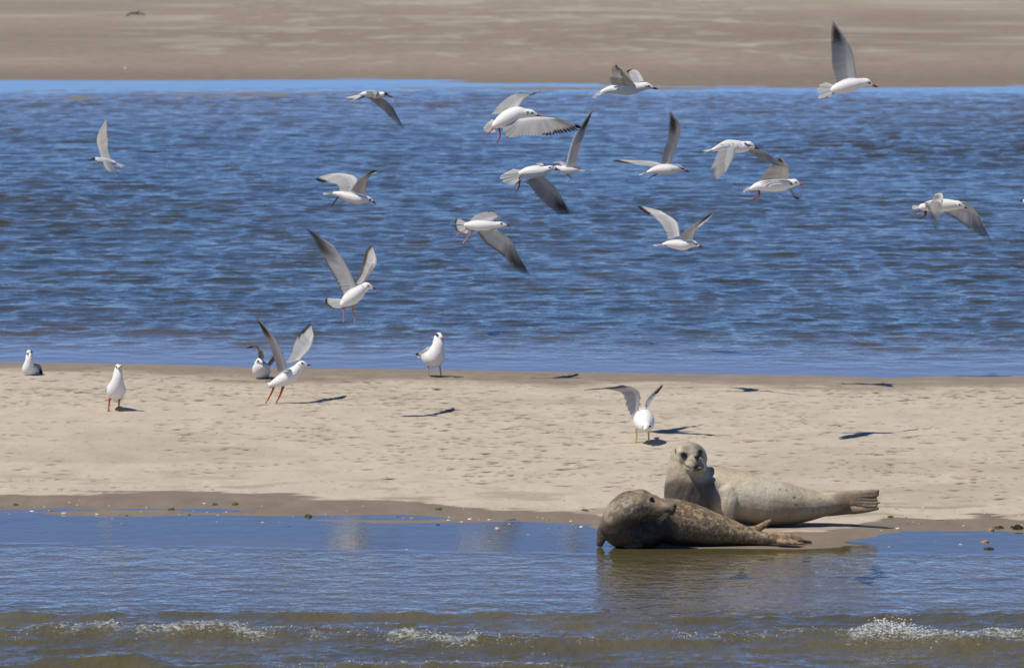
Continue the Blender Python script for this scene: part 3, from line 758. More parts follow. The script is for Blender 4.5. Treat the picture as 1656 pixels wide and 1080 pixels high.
# 14 young gull, shaded wing down right
C = (720, 320, 3.6)
b = Bird('gull', C, 221, (215, 165))
b.body([(125, 160, 16), (155, 160, 26), (200, 162, 33), (248, 162, 30), (290, 159, 20), (323, 156, 16), (348, 159, 7)], up=(0, .4, 1), marks=[(310, 155, 5, (.2, .2, .2))])
b.eye(326, 150, 1.5); b.bill((348, 160), (376, 164), PINK, 1.9, BLK)
b.leg([(135, 172), (105, 192), (85, 205)], PINK, (70, 215), 1.2); b.leg([(158, 195), (135, 225), (118, 248)], PINK, (102, 266), 1.3)
b.wing([(300, 185), (375, 240), (410, 305)], [(183, 198), (245, 272), (325, 335), (390, 402), (440, 440), (497, 451)], 1, 'under', -4, scheme='young', dt=45)
b.wing([(270, 138), (305, 118), (320, 130)], [(145, 132), (185, 98), (235, 82), (275, 76), (312, 104)], 1, 'top', 4, scheme='adult')
b.tail((140, 160), [(75, 118, 2), (57, 135, 0), (56, 165, 0), (72, 195, 0), (125, 220, -2)], band=(.82,), n=12)
b.done('young gull with black banded tail and pink legs, grey wing stretched down to the right', 'gull', FLY)

# 15 gull in clean V
b = Bird('gull', C, 227, (1360, 270))
b.body([(1270, 272, 9), (1300, 268, 18), (1345, 270, 28), (1388, 275, 30), (1425, 268, 22), (1451, 268, 16), (1474, 278, 7)], up=(-.2, .3, 1), marks=[(1455, 268, 9, (.35, .37, .42)), (1462, 272, 4, EAR)])
b.eye(1465, 270, 1.4); b.bill((1474, 280), (1499, 289), DRED, 1.8)
b.leg([(1330, 268), (1300, 282)], RED, (1272, 280), 1.6)
b.wing([(1368, 225), (1345, 140), (1255, 80)], [(1295, 240), (1285, 195), (1240, 135), (1180, 98), (1112, 46)], 1, 'top', 4)
b.wing([(1440, 245), (1452, 195), (1500, 150)], [(1355, 235), (1400, 188), (1465, 145), (1530, 100), (1569, 87)], -1, 'under', 4)
b.tail((1285, 268), [(1218, 272, 8), (1213, 279, 0), (1225, 280, -8)])
b.done('gull holding both wings up in a V, lowest of the flying birds right of centre', 'gull', FLY)

# 16 gull entering at the right edge, only its bill and face inside the frame
C = (1440, 290, 7.667)
b = Bird('gull', C, 235, (1900, 290))
b.body([(2180, 300, 20), (2110, 292, 45), (2020, 285, 70), (1900, 280, 72), (1800, 275, 55), (1715, 268, 45), (1660, 270, 22)], up=(0, .3, 1), mantle=(.3, .31, .34))
b.eye(1700, 262, 1.5); b.bill((1665, 266), (1592, 268), BLK, 1.9)
b.wing([(1860, 230), (1900, 60), (1960, -60)], [(2050, 250), (2060, 120), (2090, -20), (2110, -160)], -1, 'under', 6)
b.wing([(1860, 250), (1980, 180), (2080, 150)], [(2060, 270), (2120, 260), (2200, 240), (2300, 250)], 1, 'top', 6)
b.tail((2160, 298), [(2290, 280, 8), (2300, 300, 0), (2290, 315, -8)])
b.done('bird entering at the right edge, only its dark bill inside the picture', 'gull', FLY)

# ------------------------------------------------------------------ gulls on the bar
# 17 landing gull
C = (380, 500, 4.6)
b = Bird('gull', C, 0, (300, 700), True)
b.body([(268, 562, 18), (310, 545, 36), (365, 520, 52), (425, 485, 53), (468, 440, 35), (500, 410, 29), (526, 414, 12)], up=(-.4, .5, 1), mth=.6, marks=[(480, 412, 9, EAR)])
b.eye(500, 402, 1.7); b.bill((524, 414), (569, 415), RED, 2.2)
b.leg([(290, 580), (268, 630), (240, 682)], RED, (222, 702), 1.4); b.leg([(358, 580), (335, 640), (312, 685)], RED, (300, 704), 1.5, )
b.wing([(390, 440), (335, 290), (275, 190)], [(310, 470), (292, 370), (258, 275), (208, 175), (150, 45)], -1, 'under', 6)
b.wing([(478, 385), (560, 290), (582, 200)], [(380, 398), (422, 335), (442, 250), (480, 180), (560, 103)], 1, 'top', 6)
b.tail((300, 550), [(238, 545, 3), (245, 565, 1), (262, 580, 0), (295, 588, -4)])
b.done('white gull landing on the sand with both wings raised high and slanting red legs', 'gull', STAND)

# 18 squatting gull behind it
b = Bird('gull', C, 0, (195, 517), True)
b.body([(225, 478, 22, 40), (215, 465, 50, 26), (203, 455, 62, 8), (192, 448, 64, -8), (187, 420, 46, -18), (186, 388, 33, -20), (205, 390, 15, -26)], up=(0, 1, .6), mth=.5, marks=[(172, 384, 8, (.2, .2, .2))])
s_ = b; b.eye(172, 384, 1.3); b.bill((205, 392, -26), (222, 402, -32), BLK, 1.9)
b.wing([(165, 400), (180, 290), (150, 272)], [(228, 350), (215, 305), (185, 290), (130, 285), (80, 292)], -1, 'top', 2, scheme='common', n=16)
b.wing([(235, 400), (290, 330), (320, 318)], [(245, 440), (290, 390), (330, 345), (365, 322)], 1, 'top', 4, scheme='common', n=14)
b.tail((228, 478, 42), [(215, 488, 66), (235, 488, 68), (255, 486, 66)], n=6)
b.leg([(165, 495), (163, 517)], PALE, (163, 521, -4)); b.leg([(225, 495), (225, 515)], PALE, (225, 519, -4))
b.done('pale gull crouching and stretching its wings right behind the landing gull', 'gull', STAND)

# 19 sitting gull far left
C = (0, 540, 6.9)
b = Bird('gull', C, 0, (330, 462), True)
b.body([(430, 425, 28, 34), (395, 405, 55, 24), (355, 393, 72, 10), (320, 392, 76, -4), (322, 330, 52, -10), (328, 262, 36, -12), (330, 208, 36, -12), (308, 212, 16, -16)], up=(.4, .8, .6))
b.eye(352, 200, 1.5, False); b.bill((308, 214, -16), (295, 224, -19), BLK, 1.9)
b.folded([(375, 345, 25, -2), (410, 370, 44, 8), (440, 405, 30, 20), (475, 450, 6, 32)], .5, .5, (.25, .26, .29))
b.folded([(345, 345, 20, 22), (385, 370, 35, 32), (430, 400, 25, 42), (470, 442, 6, 50)], .5, .5, (.25, .26, .29))
b.tail((430, 430, 34), [(455, 440, 48), (470, 450, 46), (474, 456, 42)], n=5)
b.done('gull sitting flat on the back edge of the bar, leftmost of all the birds', 'gull', STAND)

# 20 standing gull facing the camera
b = Bird('gull', C, 0, (1270, 862), True)
b.body([(1290, 700, 30, 52), (1290, 685, 62, 38), (1290, 660, 92, 20), (1296, 625, 106, 0), (1308, 560, 82, -10), (1314, 480, 54, -14), (1318, 420, 42, -15), (1322, 362, 37, -16), (1326, 372, 18, -22)], up=(0, 1, .5))
b.hd = (1322, 362, 37, -16); b.eye(1299, 366, 1.3, False); b.eye(1349, 364, 1.3, False); b.bill((1327, 374, -20), (1332, 386, -27), DRED, 1.9)
b.folded([(1215, 590, 20, -2), (1205, 630, 34, 14), (1225, 670, 24, 36), (1262, 705, 6, 66)], .62, .55)
b.folded([(1385, 585, 16, -2), (1380, 630, 28, 14), (1360, 670, 20, 36), (1310, 705, 6, 66)], .62, .55)
b.tail((1288, 695, 48), [(1260, 715, 74), (1285, 718, 78), (1310, 715, 74)], n=6)
b.leg([(1225, 725), (1216, 790), (1212, 852)], RED, (1216, 862, -6), 1.3); b.leg([(1332, 725), (1327, 790), (1330, 850)], RED, (1334, 860, -6), 1.3)
b.done('slim white gull standing on red legs facing the camera with folded wings', 'gull', STAND)

# 21 standing grey mantled gull
C = (380, 500, 4.6)
b = Bird('gull', C, 0, (1490, 508), True)
b.body([(1400, 345, 20, 26), (1425, 345, 52, 18), (1455, 350, 72, 8), (1485, 350, 80, -2), (1505, 300, 58, -8), (1512, 255, 40, -9), (1515, 205, 33, -10), (1532, 208, 15, -15)], up=(-.8, .5, .5), mth=.3, mrange=(.1, .5), marks=[(1512, 235, 12, (.6, .58, .54))])
b.eye(1504, 192, 1.8, False); b.bill((1530, 210, -14), (1546, 222, -18), plain('dusky_horn', (.25, .23, .14), .5), 2.0)
b.folded([(1455, 300, 14, -10), (1428, 322, 32, -4), (1395, 340, 22, 8), (1345, 332, 5, 22)], .7, .45, (.36, .37, .40))
b.folded([(1480, 290, 14, 20), (1440, 315, 30, 26), (1400, 335, 20, 30), (1350, 340, 5, 34)], .7, .45, (.36, .37, .40))
b.tail((1402, 345, 26), [(1352, 346, 34), (1355, 353, 30), (1362, 362, 28)], n=5)
b.leg([(1440, 415), (1438, 460), (1437, 502)], PALE, (1432, 510, -6), 1.3); b.leg([(1520, 412), (1528, 455), (1534, 498)], PALE, (1540, 504, -6), 1.3)
b.done('upright gull with grey folded wings and thin dark legs standing at the back waterline', 'gull', STAND)

# 22 gull stretching its wings near the seals
C = (930, 590, 7.714)
b = Bird('gull', C, 0, (840, 985), True)
b.body([(850, 600, 45, 50), (852, 625, 90, 36), (855, 660, 122, 16), (862, 715, 130, -6), (875, 755, 92, -22), (888, 772, 56, -32), (880, 800, 22, -40)], up=(0, 1, .6), mth=.4, mrange=(.0, .4))
b.hd = (888, 772, 56, -30); b.eye(932, 765, 1.5, False); b.eye(852, 770, 1.2, False); b.bill((879, 803, -40), (873, 826, -47), YEL, 2.1)
b.wing([(790, 590), (805, 360), (720, 290), (600, 250)], [(700, 650), (635, 510), (605, 385), (530, 325), (330, 295), (112, 312)], -1, 'under', -6, scheme='common', dt=24)
b.wing([(940, 580), (872, 470), (950, 360), (1040, 290)], [(840, 600), (885, 560), (945, 480), (1000, 395), (1060, 320), (1100, 245)], 1, 'under', 6, scheme='common', dt=30)
b.tail((860, 600, 50), [(820, 585, 80), (860, 580, 84), (900, 585, 80)], n=7)
b.leg([(762, 800), (768, 880), (762, 975)], YEL, (760, 1000, -6), 1.4); b.leg([(915, 815), (919, 890), (920, 965)], YEL, (922, 985, -6), 1.4)
b.done('gull on yellow legs with head low, stretching both wings on sand behind the seals', 'gull', STAND)

# ------------------------------------------------------------------ seals
def seal_mat(name, speck=.0, n1s=.42):
    m = NT(name); at = m.attr('coat'); wt = m.attr('wetcoat').outputs['Fac']
    n1 = m.noise(m.coord(), 28, 5, .65); n2 = m.noise(m.coord(), 160, 3, .6); n3 = m.noise(m.coord((1, 1, 2)), 420, 2, .5)
    c = m.mix(m.math('MULTIPLY', m.ramp(n1, (.45, .65)), n1s), at.outputs['Color'], (.16, .13, .095))
    c = m.mix(m.math('MULTIPLY', m.ramp(n2, (.45, .75)), .10), c, (.50, .42, .31))
    sp = m.noise(m.coord(), 62, 5, .7); dr = m.math('SUBTRACT', 1, m.math('MINIMUM', 1, m.math('MULTIPLY', wt, 1.1)))
    c = m.mix(m.math('MULTIPLY', m.math('MULTIPLY', m.ramp(sp, (.54, .62)), speck), dr), c, (.025, .017, .010))
    c = m.mix(m.math('MULTIPLY', m.math('MULTIPLY', m.ramp(sp, (.45, .37)), speck), dr), c, (.50, .385, .235))
    m.l(c, m.b.inputs['Base Color'])
    m.l(m.math('SUBTRACT', .46, m.math('MULTIPLY', wt, .20)), m.b.inputs['Roughness'])
    m.val(m.b.inputs['Specular IOR Level'], .4)
    m.val(m.b.inputs['Sheen Weight'], .0)
    m.l(m.bump(n3, .5, .003, m.bump(n2, .6, .005, m.bump(n1, .5, .012))), m.b.inputs['Normal'])
    return m.m

class Seal(Bird):
    def start(s): s.VV, s.FF, s.off = [], [], 0
    def tube(s, st, n=24, flat=1., ref=(0, 1, 0)):
        Q = crom([[*s.w((q[0], q[1], q[3] if len(q) > 3 else 0)), s.m(q[2]), s.m(q[4]) if len(q) > 4 else s.m(q[2]) * flat] for q in st], n)
        V, Fq, Ft, N, k_ = tube_geo(Q[:, :3], np.maximum(Q[:, 3], .004), 24, ref=ref, RW=np.maximum(Q[:, 4], .004))
        s.VV.append(V); s.FF += [tuple(i + s.off for i in f) for f in Fq + Ft]; s.off += len(V)
    def ball(s, x, y, r, d=0, sc=(1, 1, 1)):
        bm = bmesh.new(); bmesh.ops.create_icosphere(bm, subdivisions=3, radius=s.m(r)); c = s.w((x, y, d))
        V = np.array([v.co[:] for v in bm.verts]) * np.array(sc) + c; Fc = [tuple(v.index + s.off for v in f.verts) for f in bm.faces]; bm.free()
        s.VV.append(V); s.FF += Fc; s.off += len(V)
    def finish(s, mat, voxel=.007, smooth=6, colour=None):
        me = bpy.data.meshes.new('tmp'); me.from_pydata([tuple(map(float, v)) for v in np.concatenate(s.VV)], [], s.FF); me.update()
        o = bpy.data.objects.new('tmp', me); COL.objects.link(o)
        md = o.modifiers.new('r', 'REMESH'); md.mode = 'VOXEL'; md.voxel_size = voxel; md.use_smooth_shade = True
        sm_ = o.modifiers.new('s', 'SMOOTH'); sm_.iterations = smooth; sm_.factor = .5
        dg = bpy.context.evaluated_depsgraph_get(); dg.update()
        nm = bpy.data.meshes.new_from_object(o.evaluated_get(dg)); nm.name = 'body'
        bpy.data.objects.remove(o)
        nm.materials.clear(); nm.materials.append(mat); nm.polygons.foreach_set('use_smooth', np.ones(len(nm.polygons), bool))
        n = len(nm.vertices); co = np.zeros(n * 3, np.float32); nm.vertices.foreach_get('co', co); co = co.reshape(-1, 3).astype(float)
        no = np.zeros(n * 3, np.float32); nm.vertex_normals.foreach_get('vector', no); no = no.reshape(-1, 3)
        # coordinates of every vertex in the crop's pixel units, seen square-on
        W_ = co + s.o - np.array(CAM); dep = W_ @ np.array(FWD)
        px = 828 + F * (W_ @ np.array(RIGHT)) / dep; py = 540 - F * (W_ @ np.array(UP)) / dep
        cx, cy = (px - s.cx) * s.k, (py - s.cy) * s.k
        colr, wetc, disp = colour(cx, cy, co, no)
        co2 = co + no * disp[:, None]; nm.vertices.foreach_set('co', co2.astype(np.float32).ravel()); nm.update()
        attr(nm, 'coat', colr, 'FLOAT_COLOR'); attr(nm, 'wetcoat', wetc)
        return s.add('body', nm)
    def whisk(s, name, pts, r=.0007, mat=None, parent=None):
        VV, FF, off = [], [], 0
        for P in pts:
            Q = crom([s.w(p) for p in P], 6); V, Fq, Ft, N, n = tube_geo(Q, np.linspace(r, r * .4, 6), 5)
            VV.append(V); FF += [tuple(i + off for i in f) for f in Fq + Ft]; off += len(V)
        s.add(name, pymesh(name, np.concatenate(VV), FF, mat), parent)
    def gem(s, name, x, y, d, rx, ry, mat, ryd=None):
        c = s.w((x, y, d)); bm = bmesh.new(); bmesh.ops.create_icosphere(bm, subdivisions=3, radius=1)
        V = np.array([v.co[:] for v in bm.verts]) * np.array([s.m(rx), s.m(ryd or rx), s.m(ry)]) + c
        me = pymesh(name, V, [tuple(v.index for v in f.verts) for f in bm.faces], mat); bm.free(); return s.add(name, me)
WHI = plain('whisker', (.62, .58, .5), .4)
NOSE = plain('wet_nose', (.02, .018, .017), .25, .6, .2)
def lay(col, f, c): f = np.clip(f, 0, 1)[:, None]; return col * (1 - f) + np.array(c) * f
def ell(cx, cy, x, y, rx, ry, soft=.4):
    q = np.sqrt(((cx - x) / rx) ** 2 + ((cy - y) / ry) ** 2); return sm(1 + soft, 1 - soft, q)
def rnd3(co, sc, seed): return fbm(co[:, 0] * sc + co[:, 1] * sc * .7, co[:, 2] * sc + co[:, 1] * sc * .6, seed, 3)

# grey seal, crop pixels of (940, 700, 3.312)
C = (940, 700, 3.312)
g = Seal('seal', C, 0, (1000, 500), True)
g.start()
g.tube([(640, 330, 132, 6), (700, 318, 140, 6), (790, 326, 140, 4), (900, 352, 137, 0), (1020, 375, 128, 0), (1130, 385, 108, 3), (1230, 385, 84, 6), (1310, 378, 64, 8), (1375, 368, 48, 8)], 30, 1.0)
g.tube([(600, 400, 140, 4), (588, 320, 144, -2), (578, 250, 131, -10), (568, 190, 112, -16), (574, 140, 96, -20)], 24)
g.tube([(620, 420, 130, 4), (680, 370, 112, 4), (740, 335, 112, 4)], 12)
g.ball(575, 138, 98, -20, (1.03, 1, .94)); g.ball(590, 175, 80, -26)
g.ball(604, 165, 58, -42, (1, .9, .88)); g.ball(590, 180, 34, -52); g.ball(642, 182, 24, -54); g.ball(615, 150, 34, -52, (.9, 1, .9)); g.ball(612, 205, 44, -40, (1.1, .9, .8))
g.tube([(775, 305, 46, -34), (790, 360, 46, -38), (795, 410, 42, -38), (800, 455, 30, -38)], 14, .55)          # near fore flipper
g.tube([(500, 380, 50, -20), (478, 440, 42, -26), (470, 490, 30, -30)], 10, .6)
g.tube([(1290, 370, 50, 2), (1380, 358, 46, -2), (1480, 345, 42, -6), (1560, 328, 30, -10), (1590, 322, 18, -10)], 20, .40)   # near hind flipper
for q in ((1600, 310, 13), (1584, 334, 9), (1592, 355, 9), (1606, 374, 11), (1588, 394, 13)):
    g.tube([(1450, 350 + (q[1] - 350) * .5, 20, -6), (1540, q[1] * .9 + 35, 15, -9), (q[0] - 6, q[1], q[2] * .8, -11)], 10, .6)
g.tube([(1300, 400, 50, 22), (1400, 408, 32, 20), (1500, 412, 20, 14), (1590, 402, 13, 10)], 16, .6)        # far hind flipper
def gcol(cx, cy, co, no):
    n = len(cx); col = np.tile(np.array((.57, .485, .345)), (n, 1))
    nz = rnd3(co, 9, 201); nf = rnd3(co, 40, 203); nb = rnd3(co, 3, 205)
    col = lay(col, .35 * sm(-.02, .3, nz), (.36, .30, .22)); col = lay(col, .5 * sm(.0, .3, nb), (.60, .55, .44)); col = lay(col, .15 * sm(.05, .3, nf), (.2, .17, .12))
    col = lay(col, .45 * sm(.05, .3, rnd3(co, 4.5, 207)) * sm(800, 1000, cx), (.30, .235, .155))
    col = lay(col, .75 * sm(1300, 1420, cx), (.22, .15, .09))
    col = lay(col, .5 * sm(440, 490, cy) * sm(650, 800, cx), (.20, .17, .13))  # belly shade painted into the coat colour
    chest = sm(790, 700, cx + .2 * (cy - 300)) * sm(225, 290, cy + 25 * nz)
    col = lay(col, .93 * chest, (.075, .067, .058)); col = lay(col, .8 * sm(350, 480, cy + 22 * nz) * sm(700, 800, cx), (.155, .125, .085)); col = lay(col, .5 * ell(cx, cy, 930, 300, 200, 50, .6) * sm(-.2, .2, nb), (.68, .62, .50)); col = lay(col, .35 * sm(230, 190, cy + 10 * nb) * sm(690, 760, cx), (.30, .275, .235))  # lower-flank shade and upper-flank highlight painted into the coat
    col = lay(col, .8 * ell(cx, cy, 545, 285, 80, 45, .5) * sm(-.3, .3, nf), (.17, .12, .075))
    front = sm(.1, -.15, no[:, 1])
    hd = sm(235, 215, cy) * sm(690, 680, cx) * front
    col = lay(col, hd * .5 * ell(cx, cy, 600, 115, 55, 70), (.33, .295, .235))
    col = lay(col, hd * ell(cx, cy, 549, 115, 27, 17, .5), (.035, .03, .028)); col = lay(col, hd * .7 * ell(cx, cy, 560, 82, 22, 14, .5), (.12, .11, .10))
    col = lay(col, hd * .8 * ell(cx, cy, 538, 150, 12, 30, .6), (.14, .12, .10))
    col = lay(col, hd * ell(cx, cy, 637, 104, 17, 20, .5), (.035, .03, .028)); col = lay(col, hd * .6 * ell(cx, cy, 628, 75, 22, 14, .5), (.13, .12, .10))
    col = lay(col, hd * .9 * ell(cx, cy, 505, 98, 5, 14, .5), (.04, .035, .03))
    my = np.interp(cx, [545, 560, 585, 610, 628, 640, 660], [158, 178, 190, 184, 174, 178, 186])
    col = lay(col, hd * sm(5, 1.5, np.abs(cy - my)) * sm(540, 550, cx) * sm(664, 655, cx), (.02, .016, .014))
    col = lay(col, hd * .8 * ell(cx, cy, 622, 190, 26, 14, .5), (.06, .045, .032))
    col = lay(col, hd * .5 * sm(.0, .5, nf) * ell(cx, cy, 600, 155, 60, 40), (.16, .13, .09))
    for (x, y, r) in ((1140, 345, 8), (1150, 383, 7), (1275, 305, 4), (1190, 385, 4), (1065, 300, 6), (1240, 415, 5), (1100, 305, 5), (1275, 350, 4), (1130, 300, 4)):
        col = lay(col, .8 * ell(cx, cy, x, y, r, r, .4), (.10, .085, .07))
    creases = .5 * sm(4, 0, np.abs(cx - (838 + .12 * (cy - 340)))) * sm(300, 330, cy) * sm(440, 400, cy)
    col = lay(col, creases, (.2, .16, .12))
    toes = sum(sm(4.5, 0, np.abs(cy - (y0 + (cx - 1500) * sl_))) for y0, sl_ in ((332, -.08), (347, 0), (362, .03), (380, .02))) * sm(1440, 1540, cx)
    col = lay(col, .6 * toes, (.08, .06, .045))
    disp = -.004 * creases - .004 * np.clip(toes, 0, 1) + .0022 * nz
    disp = disp + .0025 * sm(.1, .5, np.sin(cx * .09 + cy * .02 + 2 * nb)) * sm(900, 700, cx) * sm(240, 300, cy) - .006 * hd * sm(6, 1, np.abs(cy - my)) * sm(540, 550, cx) * sm(664, 655, cx)
    return col, .25 + .5 * chest + .2 * sm(430, 480, cy), disp
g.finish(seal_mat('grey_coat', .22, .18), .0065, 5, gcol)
g.gem('eye', 548, 116, -48.5, 16, 12, EYE); g.gem('eye', 636, 105, -45.5, 12, 13, EYE)
g.gem('nose', 620, 126, -62, 17, 10, NOSE, 12)
g.whisk('whiskers', [[(585 + i * 5, 172 + (i % 3) * 4, -62), (582 + i * 3, 195 + i, -66), (578 + i * 2 - 4, 218 + (i % 2) * 8, -64)] for i in range(5)] +
        [[(650, 170 + i * 5, -58), (668, 185 + i * 8, -60), (676 + i * 2, 215 + i * 7, -54)] for i in range(4)], .00045, WHI)
g.done('pale silver grey seal raising its round head towards the camera, lying behind the brown one', 'seal', 'seals hauled out at the water edge')

# brown seal
b2 = Seal('seal', C, 0, (640, 605), True)
b2.start()
b2.tube([(330, 520, 108, 8), (420, 475, 124, 10), (520, 478, 122, 10), (620, 495, 108, 8), (720, 517, 88, 6), (810, 535, 68, 4), (890, 553, 50, 2), (960, 566, 34, 0), (1020, 572, 24, 0)], 30, 1.0)
b2.tube([(330, 540, 100, 2), (240, 525, 98, -8), (200, 505, 96, -16), (215, 450, 98, -22), (262, 400, 92, -30), (320, 372, 72, -38)], 26)
b2.ball(318, 370, 71, -38, (1.05, 1, 1)); b2.ball(235, 520, 96, -14)
b2.tube([(320, 378, 66, -38), (380, 385, 56, -42), (430, 400, 42, -46), (468, 405, 33, -48), (488, 402, 22, -48)], 16)
b2.ball(478, 418, 26, -48, (1, 1.2, .9))
b2.tube([(160, 440, 40, -2), (125, 500, 34, -4), (108, 560, 28, -6), (98, 600, 20, -8)], 12, .6)          # far fore flipper at left
b2.tube([(300, 600, 30, -20), (262, 620, 14, -26), (225, 626, 8, -30)], 10, 1.6, (0, 1, 0))
for i in range(5): b2.tube([(262, 616, 8, -24 - i * 2), (230 + i * 8, 624, 6, -29 - i), (180 + i * 20, 630, 4, -35 + abs(i - 2) * 2)], 6)
b2.tube([(870, 535, 40, 4), (930, 520, 26, 8), (985, 488, 19, 8), (1022, 463, 10, 6)], 12, .5)       # far hind flipper raised
b2.tube([(920, 560, 40, -2), (1000, 562, 34, -6), (1090, 565, 32, -10), (1150, 574, 24, -12), (1185, 586, 10, -12)], 16, .6)
b2.tube([(1040, 548, 14, 2), (1110, 548, 15, 4), (1165, 560, 12, 4), (1195, 578, 7, 4)], 10, .8)
b2.tube([(1060, 585, 16, -16), (1130, 590, 13, -20), (1190, 592, 8, -20)], 8, .8)
b2.tube([(1170, 580, 14, 8), (1210, 582, 12, 10), (1234, 587, 8, 10)], 8, .8)
def bcol(cx, cy, co, no):
    n = len(cx); col = np.tile(np.array((.20, .14, .078)), (n, 1))
    nz = rnd3(co, 10, 301); nf = rnd3(co, 45, 303); nm = rnd3(co, 22, 305); n8 = rnd3(co, 80, 307)
    col = lay(col, .8 * sm(-.02, .14, nf), (.44, .33, .19)); col = lay(col, .5 * sm(.05, .3, nm), (.07, .047, .028)); col = lay(col, .6 * sm(.05, .35, nz), (.20, .13, .07))
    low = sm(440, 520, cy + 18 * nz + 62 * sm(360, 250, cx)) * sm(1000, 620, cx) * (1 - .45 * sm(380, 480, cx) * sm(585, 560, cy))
    lowdark = np.maximum(low * .9, sm(545, 590, cy + 12 * nz) * .8 * sm(1050, 900, cx))
    col = lay(col, lowdark, (.028, .02, .014))  # coat darkens towards the chest and lower flank
    thr = ell(cx, cy, 390, 560, 85, 95, .25) * sm(.0, 1, ell(cx, cy, 390, 560, 85, 95, .25)); col = lay(col, .95 * ell(cx, cy, 408, 556, 98, 104, .2) * sm(450, 470, cy), (.020, .016, .013))  # wet dark throat fur, with the shade below the head painted in
    col = lay(col, .8 * sm(150, 110, cx) * sm(480, 510, cy), (.05, .038, .028))
    headn = sm(470, 430, cy + .25 * (cx - 300)) * sm(530, 500, cx) * sm(.25, 0, no[:, 1])
    col = lay(col, headn * .7, (.27, .20, .125))
    col = lay(col, headn * .9 * ell(cx, cy, 255, 362, 60, 46, .6) * sm(-.1, .08, n8 + .5 * nm), (.085, .045, .042))
    col = lay(col, headn * .8 * ell(cx, cy, 285, 395, 115, 50, .6) * sm(.02, .14, n8 + .3 * nf), (.52, .48, .40))
    col = lay(col, headn * .7 * ell(cx, cy, 340, 345, 40, 30, .6) * sm(-.2, .3, nz), (.33, .18, .08)); col = lay(col, headn * .6 * ell(cx, cy, 405, 365, 35, 20, .6), (.36, .22, .12))
    col = lay(col, headn * .55 * ell(cx, cy, 450, 385, 45, 14, .6), (.38, .31, .24)); col = lay(col, .9 * ell(cx, cy, 485, 430, 40, 24, .4) * sm(425, 440, cx), (.045, .035, .03))
    col = lay(col, .85 * ell(cx, cy, 135, 430, 14, 60, .5) * sm(1., .2, np.abs((cx - 135 + .6 * (cy - 430)) / 22)), (.45, .37, .24))
    col = lay(col, .8 * ell(cx, cy, 150, 425, 26, 50, .5) * sm(.0, .2, nf), (.45, .39, .28))
    col = lay(col, .7 * sm(1000, 1080, cx) * sm(595, 575, cy), (.36, .22, .12)); col = lay(col, .9 * sm(1188, 1200, cx) * sm(574, 576, cy), (.04, .03, .025))
    col = lay(col, .7 * ell(cx, cy, 980, 490, 50, 30, .5), (.38, .24, .13))
    col = lay(col, .8 * ell(cx, cy, 377, 353, 15, 13, .4), (.03, .02, .015))
    slit = sm(3.5, 0, np.abs(cy - (552 + (cx - 1090) * .33))) * sm(1080, 1110, cx) * sm(1200, 1190, cx); col = lay(col, .8 * slit, (.05, .035, .02))
    spots = sm(.2, .3, rnd3(co, 24, 309)) * (1 - low); col = lay(col, .5 * spots, (.07, .048, .03))
    mo = sm(3, .5, np.abs(cy - np.interp(cx, [395, 430, 460, 500], [428, 424, 420, 418]))) * sm(398, 405, cx) * sm(503, 495, cx)
    col = lay(col, .7 * mo, (.02, .016, .012))
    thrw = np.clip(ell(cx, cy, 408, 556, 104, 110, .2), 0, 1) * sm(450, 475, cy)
    return col, np.clip(.12 + .8 * lowdark + .9 * thrw + .7 * headn, 0, 1), .002 * nz + .0012 * nm - .002 * mo - .003 * slit
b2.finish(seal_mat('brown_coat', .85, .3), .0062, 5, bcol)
b2.gem('eye', 377, 353, -57, 12, 11, EYE, 9); b2.gem('nose', 500, 391, -50, 11, 14, NOSE, 14)
b2.whisk('whiskers', [[(452 + i * 6, 425 + (i % 2) * 5, -62), (430 + i * 6, 448 + i * 2, -70), (400 + i * 9, 468 + (i % 3) * 12, -76)] for i in range(4)], .00045, WHI)
b2.done('mottled brown seal in front looking right, wet dark chest, lying in the shallow wash', 'seal', 'seals hauled out at the water edge')

# ------------------------------------------------------------------ shells, stones, weed
def shell_mesh(name, mat, kind='shell'):
    nu, nv = 14, 20; VV = []
    for i in range(nu + 1):
        a = i / nu * math.pi / 2
        for j in range(nv):
            t = j / nv * 2 * math.pi
            r = math.sin(a); rib = 1 + .05 * math.cos(t * 10) * (r > .2) if kind == 'shell' else 1 + .12 * math.sin(3 * t + 1) + .06 * math.cos(5 * t)
            x = r * math.cos(t) * rib; y = r * math.sin(t) * rib * (.8 if math.sin(t) > 0 else .95); z = math.cos(a) ** .8 * (.62 if kind == 'shell' else .5)
            VV.append((x + (.25 * math.cos(a) if kind == 'shell' else 0), y, z))
    Fq = [(i * nv + j, (i + 1) * nv + j, (i + 1) * nv + (j + 1) % nv, i * nv + (j + 1) % nv) for i in range(nu) for j in range(nv)]
    n0 = len(VV); VV += [(x * .93, y * .93, z * .90 - .02) for x, y, z in VV]
    Fq += [tuple(n0 + k for k in f[::-1]) for f in Fq]; Fq += [(nu * nv + j, nu * nv + (j + 1) % nv, n0 + nu * nv + (j + 1) % nv, n0 + nu * nv + j)[::-1] for j in range(nv)]
    return pymesh(name, VV, Fq, mat)
SH = {'w': shell_mesh('shell', plain('white_shell', (.74, .71, .65), .45, .4, .15, 5)), 'c': shell_mesh('shell', plain('cream_shell', (.62, .53, .42), .5, .4, .25, 4)),
      'o': shell_mesh('shell', plain('ochre_shell', (.42, .27, .14), .5, .4, .3, 4)), 'k': shell_mesh('pebble', plain('dark_stone', (.045, .042, .04), .4, .4, .3, 4), 'stone'),
      'g': shell_mesh('shell', plain('blue_grey_shell', (.30, .36, .42), .45, .4, .2, 4))}
